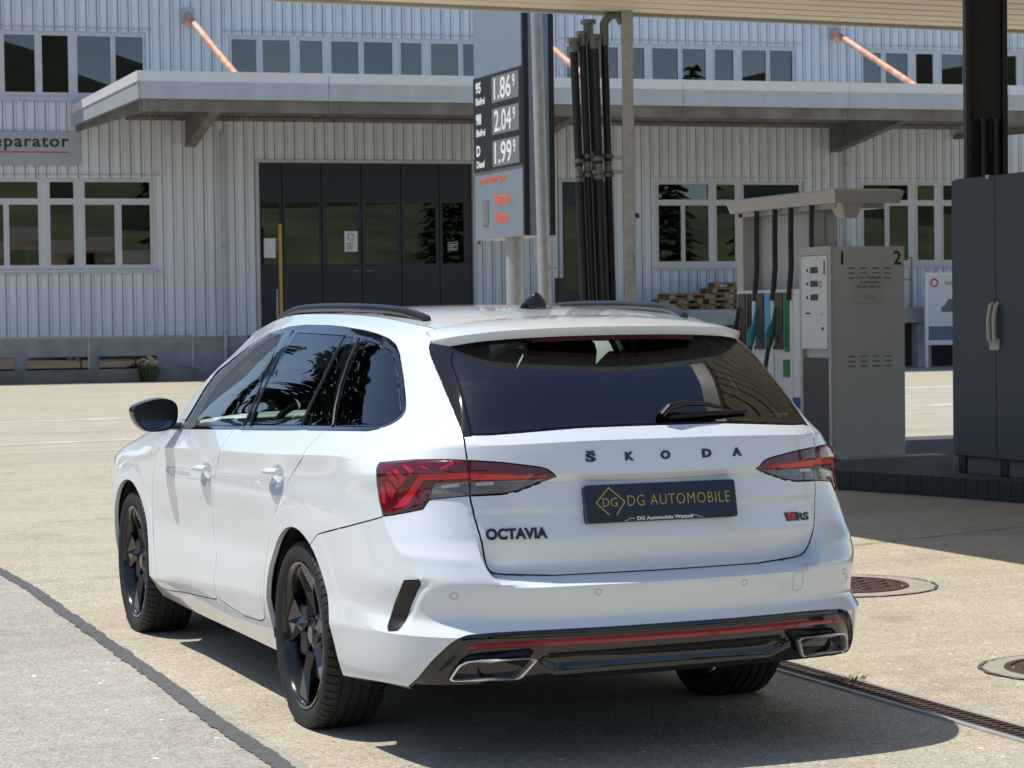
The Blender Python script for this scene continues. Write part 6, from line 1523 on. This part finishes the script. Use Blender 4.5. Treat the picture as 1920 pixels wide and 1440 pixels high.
# door mirrors: built in their own frame
def mirror(s):
    bm_ = MB(); pr = [(-.092, .030), (-.080, .064), (-.02, .082), (.070, .062), (.112, .040), (.098, -.018), (.060, -.058), (.020, -.066), (-.060, -.058), (-.088, -.020)]
    pr = chaikin(pr, 2, True)
    # outline in (lateral outwards, z); lateral negative is near the door
    def ring(sc, y, dx=0, dz=0): return [(p[0]*sc+dx, y, p[1]*sc+dz) for p in pr]
    rings = [ring(.93, -.004), ring(.99, -.016), ring(1.02, .0), ring(1.04, .03), ring(.98, .07, -.003), ring(.80, .11, -.010, -.004), ring(.45, .135, -.02, -.006)]
    rings = [[( p[0], p[1]+.10*max(0, p[0]+.0)*.0, p[2]) for p in r] for r in rings]
    V = []; F = []; n = len(pr)
    for r in rings: V += r
    for i in range(len(rings)-1):
        for j in range(n): F.append((i*n+j, i*n+(j+1) % n, (i+1)*n+(j+1) % n, (i+1)*n+j))
    F.append(tuple(reversed(range((len(rings)-1)*n, len(rings)*n)))[::-1])
    base = Vector((s*.945, 1.865, 1.018))
    T = Matrix.Translation(base) @ Matrix.Rotation(R(-4)*s, 4, 'Z')
    V = [T @ Vector((p[0]*s, p[1], p[2])) for p in V]
    if s > 0: F = [f[::-1] for f in F]
    F = [f[::-1] for f in F]
    m = mesh_obj('door_mirror', V, F, C_GLOSS, CAR, True, 40)
    g = ring(.86, -.006); V = [T @ Vector((p[0]*s, p[1]+.004-.055*p[2]*-1, p[2])) for p in g]; gm = mat('mirror_glass', (.34, .40, .46), .01, 1) if 'mirror_glass' not in bpy.data.materials else bpy.data.materials['mirror_glass']
    go = mesh_obj('mirror_glass', V, [tuple(range(n)) if s > 0 else tuple(reversed(range(n)))], gm, m)
    g = ring(.93, -.004); V = [T @ Vector((p[0]*s, p[1]+.001, p[2])) for p in g]
    mesh_obj('mirror_bezel', V, [tuple(range(n)) if s > 0 else tuple(reversed(range(n)))], C_TRIM, m)
    a = MB(); a.tube([T @ Vector((-.055*s, .05, -.040)), T @ Vector((-.10*s, .055, -.045)), T @ Vector((-.145*s, .06, -.048))], .03, 10, rs=[.034, .028, .034], flat=.6); a.build('mirror_arm', C_GLOSS, m, True)
for s in (-1, 1): mirror(s)
# rear wiper on the glass
def gpt(x, z, o=.0):
    h, nn = rear_hit(x, z); return h+Vector((0, -.55, .83))*o if h else Vector((x, -1, z))
wp0 = gpt(.05, 1.085, .018)
mb = MB(); 
arm = [gpt(x, z, o) for x, z, o in ((.035, 1.088, .012), (.06, 1.098, .03), (.12, 1.106, .034), (.20, 1.104, .030), (.255, 1.098, .022))]
mb.tube(arm, .014, 10, rs=[.018, .019, .014, .011, .008], flat=.7); WIP = mb.build('rear_wiper', C_TRIM, CAR, True)
mb = MB(); mb.tube([gpt(x, z, .010) for x, z in ((.06, 1.082), (.16, 1.087), (.26, 1.090), (.36, 1.092))], .005, 8, flat=1.5); mb.build('wiper_blade', C_MATTE, WIP, True)
# door handles
for s_ in (-1, 1):
    for u0, v0 in ((3.085, .927), (2.028, .941)):
        cs = surf(np.array([[u0+.088, v0+.0], [u0, v0], [u0-.088, v0]]))*np.array([s_, 1, 1])
        pa, pm, pb = [Vector(q) for q in cs]; out_ = Vector((s_, 0, .12)).normalized()
        pa += out_*.006; pb += out_*.010; mid = (pa+pb)/2
        mb = MB(); pts = []; rs_ = []
        for i in range(13):
            q = i/12; p = pa.lerp(pb, q)+out_*(.026*math.sin(PI*(.12+.76*q))); pts.append(p); rs_.append(.009+.013*math.sin(PI*(.1+.8*q))**.7+.003*q)
        mb.tube(pts, .014, 12, rs=rs_, flat=.62, updir=(0, 0, 1)); mb.build('door_handle', C_PAINT, CAR, True)
# ---- exhaust trims
EX = [(.451, -1.140, .366), (.62, -1.092, .366), (.668, -1.070, .360), (.690, -1.052, .345), (.709, -1.024, .300), (.696, -1.026, .293), (.505, -1.083, .293), (.490, -1.092, .300)]
for s_ in (-1, 1):
    pts = [Vector((s_*p[0], p[1]-.006, p[2])) for p in EX]
    sm = []
    for i in range(len(pts)):
        a, b = pts[i], pts[(i+1) % len(pts)]; sm += [a.lerp(b, q) for q in (.12, .37, .63, .88)]
    n = len(sm); mb = MB(); cen = sum(sm, Vector())/n
    prof = [(0, 0), (.0, -.004), (-.006, -.007), (-.011, -.003), (-.012, .045), (-.012, .10)]
    for p in sm:
        d = (p-cen); d.y = 0; d.normalize()
        for a, b in prof: mb.v.append(tuple(p+d*a+Vector((0, b, 0))))
    m_ = len(prof)
    for i in range(n):
        for j in range(m_-1):
            q = (i*m_+j, ((i+1) % n)*m_+j, ((i+1) % n)*m_+j+1, i*m_+j+1); mb.f.append(q if s_ < 0 else q[::-1])
    ext = mb.build('exhaust_trim', C_CHROME, CAR, True, 40)
    fl = [p+Vector((0, .03, 0)) for p in sm]; mesh_obj('exhaust_cavity', [p+(cen-p)*.05 for p in fl], [tuple(range(n))], C_GAP, ext)
    hs = [p+Vector((0, .006, 0)) for p in sm]
    mb = MB(); mb.tube([Vector((s_*.595, -1.062, .330)), Vector((s_*.595, -1.0, .330))], .030, 20, caps=False); mb.tube([Vector((s_*.595, -1.060, .330)), Vector((s_*.595, -1.0, .330))], .025, 20, caps=False)
    mb.build('tail_pipe', mat('tail_pipe_steel', (.25, .21, .17), .35, .9) if 'tail_pipe_steel' not in bpy.data.materials else bpy.data.materials['tail_pipe_steel'], ext, True)
# ---- parking sensors, towing cover
def on_rear(pts, o=.0006):
    r_l = []
    for x, z in pts:
        h, nn = rear_hit(x, z)
        r_l.append(h+nn*(o if nn.y < 0 else -o) if h else Vector((x, -1.1, z)))
    return r_l
def ring_on(name, x, z, r, wdt, m, sides=28, square=0, parent=BUMP):
    inn = []; ou = []
    for i in range(sides):
        a = 2*PI*i/sides
        if square:
            c_, s2 = math.cos(a), math.sin(a); k = 1/(abs(c_)**5+abs(s2)**5)**.2; px_, pz_ = c_*k*r*.8, s2*k*r*1.15
        else: px_, pz_ = math.cos(a)*r, math.sin(a)*r
        ln = math.hypot(px_, pz_); ou.append((x+px_*(1+wdt/ln), z+pz_*(1+wdt/ln))); inn.append((x+px_, z+pz_))
    V = on_rear(inn)+on_rear(ou); n = sides
    return mesh_obj(name, V, [(i, (i+1) % n, n+(i+1) % n, n+i) for i in range(n)], m, parent)
GREY_GAP = mat('gap_grey', (.10, .105, .11), .6)
for x in (-.692, -.256, .256, .692): ring_on('parking_sensor', x, .560, .0092, .0014, GREY_GAP)
ring_on('towing_cover', .475, .548, .026, .0012, GREY_GAP, 40, 1)
# ---- number plate and lettering
h1, _ = rear_hit(.0, .883); 
pl0 = Vector((0, -1.083, .826)); tilt = math.atan2(.0248, .118); PM = frame(pl0, (1, 0, 0), (0, math.sin(tilt), math.cos(tilt)))
mb = MB(); rr_ = [(sx_*(.265-.010)+.010*math.cos(a_), sy_*(.0605-.010)+.010*math.sin(a_)) for sx_, sy_, a0_ in ((1, 1, 0), (-1, 1, 90), (-1, -1, 180), (1, -1, 270)) for a_ in [R(a0_+90*i/5) for i in range(6)]]
mb.prism(rr_, -.030, .006, PM)
PLATE = mb.build('licence_plate', C_PLATE, CAR)
def pm(x, y, z=.0065): return PM @ Matrix.Translation((x, y, z))
text_obj('lettering', 'DG AUTOMOBILE', .0505, C_GOLD, PLATE, pm(-.120, -.011), extrude=.0005, fit=.362, spacing=1.12, bold=-.0006)
text_obj('emblem_lettering', 'DG', .040, C_GOLD, PLATE, pm(-.1815, -.010), extrude=.0005, align='CENTER', sx=.95, bold=-.0003)
mb = MB()
def bar(a, b, wd, z0=.0062, z1=.0072):
    a = Vector(a); b = Vector(b); d = (b-a).normalized(); nn = Vector((-d.y, d.x))*wd/2
    mb.prism([tuple(q) for q in (a-nn, b-nn, b+nn, a+nn)], z0, z1, PM)
bar((-.179, .052), (-.229, .004), .0035); bar((-.229, .004), (-.187, -.037), .0035); bar((-.184, .052), (-.130, .004), .0035); bar((-.130, .004), (-.162, -.037), .0035)
mb.build('emblem_diamond', C_GOLD, PLATE)
MB().box(-.13, .14, -.060, -.044, .0060, .0066, PM).build('holder_strip', C_GLOSS, PLATE)
text_obj('holder_lettering', 'DG Automobile Wattwil', .0155, G_WPRINT, PLATE, pm(.005, -.0565, .0072), extrude=.0003, align='CENTER', fit=.196, bold=.0004)
mb = MB()
for s_ in (-1, 1):
    xs_ = [(.102+.035*i/6)*s_ for i in range(7)]
    for i in range(6):
        za, zb = .004*math.sin(PI*i/3.6), .004*math.sin(PI*(i+1)/3.6); bar((xs_[i], -.053+za), (xs_[i+1], -.053+zb), .0014, .0068, .0074)
mb.build('holder_swash', G_WPRINT, PLATE)
def letters(name, txt, x, z, size, m, sx=1.0, depth=.0045, spacing=1.0, bold=0, shear=0, fit=None):
    """raised letters that follow the tailgate: glyphs laid onto the surface"""
    v, f = text_geo(txt, size, extrude=.5, sx=sx, spacing=spacing, bold=bold, res=4, shear=shear, fit=fit)
    V = []
    for p in v:
        h, nn = rear_hit(x+p.x, z+p.y)
        if nn.y > 0: nn = -nn
        V.append(h+nn*(depth if p.z > 0 else -.002))
    return mesh_obj(name, V, f, m, TGATE)
C_LET = mat('black_letter', (.008, .009, .010), .25, coat=.4)
for ch, x in (('Š', -.259), ('K', -.126), ('O', -.003), ('D', .146), ('A', .259)):
    letters('letter', ch, x, .962, .035, C_LET, fit=.034 if ch != 'K' else .030, bold=.0017, depth=.0035)
letters('model_lettering', 'OCTAVIA', -.577, .7275, .0445, C_LET, fit=.190, spacing=1.03, bold=.0019, depth=.004)
letters('badge_lettering', 'RS', .516, .738, .034, C_LET, fit=.050, bold=.0012, depth=.0032)
mb = MB()
def slab(poly, dep, m, nm):
    V = on_rear(poly, dep)+on_rear(poly, -.001); n = len(poly); mesh_obj(nm, V, [tuple(range(n))]+[(i, n+i, n+(i+1) % n, (i+1) % n) for i in range(n)], m, TGATE)
slab([(.462, .766), (.473, .738), (.513, .738), (.517, .766)], .0028, C_LET, 'badge_ground')
for (xa, xb) in ((.476, .482), (.4845, .490), (.4925, .498), (.5005, .506)):
    slab([(xa-.003, .763), (xa, .741), (xb, .741), (xb-.002, .763)], .0042, mat('badge_red', (.6, .01, .02), .3, coat=.5) if 'badge_red' not in bpy.data.materials else bpy.data.materials['badge_red'], 'badge_stripe')
# reversing lens blocks inside the clear part of the lamps
# ---- cabin
CB = MB(); CB.bbox(-.66, .66, -.80, 1.9, .30, .36, .01); CB.bbox(-.70, -.64, -.7, 1.9, .35, .93, .01); CB.bbox(.64, .70, -.7, 1.9, .35, .93, .01); CB.bbox(-.62, .62, -.86, -.25, .62, .66, .01)
CAB = CB.build('cabin', C_SEAT, CAR)
mb = MB(); mb.bbox(-.66, .66, 1.62, 2.2, .60, .99, .06); mb.build('dashboard', C_TRIM, CAR)
mb = MB(); ctr = Vector((-.36, 1.50, .90)); ax = Vector((0, -.90, .42)).normalized(); e1 = Vector((1, 0, 0)); e2 = ax.cross(e1)
mb.tube([ctr+e1*.185*math.cos(2*PI*i/28)+e2*.185*math.sin(2*PI*i/28) for i in range(29)], .015, 8, caps=False); mb.tube([ctr-e1*.18, ctr+e1*.18], .02, 6); mb.build('steering_wheel', C_TRIM, CAR, True)
def seat(x, y, wdt, rear=False):
    mb = MB(); Mx = Matrix.Translation((x, y, .62)) @ Matrix.Rotation(R(-18), 4, 'X').inverted() @ Matrix.Identity(4)
    Mx = Matrix.Translation((x, y, .60)) @ Matrix.Rotation(R(16), 4, 'X')
    mb.bbox(-wdt/2, wdt/2, -.06, .08, 0, .60, .05, Mx); mb.bbox(-wdt/2, wdt/2, .05, .55, -.13, .04, .05, Matrix.Translation((x, y, .60)))
    s = mb.build('seat', C_SEAT, CAR)
    return Mx, s
for x in (-.36, .36):
    Mx, s = seat(x, .80, .50)
    mb = MB(); mb.bbox(-.13, .13, -.06, .05, .655, .83, .04, Mx); mb.bbox(-.05, -.04, -.01, .0, .55, .68, .002, Mx); mb.bbox(.04, .05, -.01, .0, .55, .68, .002, Mx); mb.build('headrest', C_SEAT, s)
Mx, s = seat(0, -.12, 1.24)
for x in (-.40, 0, .40):
    mb = MB(); mb.bbox(x-.12, x+.12, -.05, .05, .625, .77, .04, Mx); mb.build('headrest', C_SEAT, s)
# headlining stops the view up to the roof skin
def lin(q, e): y = -.45+1.95*q; return (0, y, roof_z(y)-.03)
MB().box(-.50, .50, -.40, 1.40, 1.365, 1.372).build('headlining', C_SEAT, CAR)
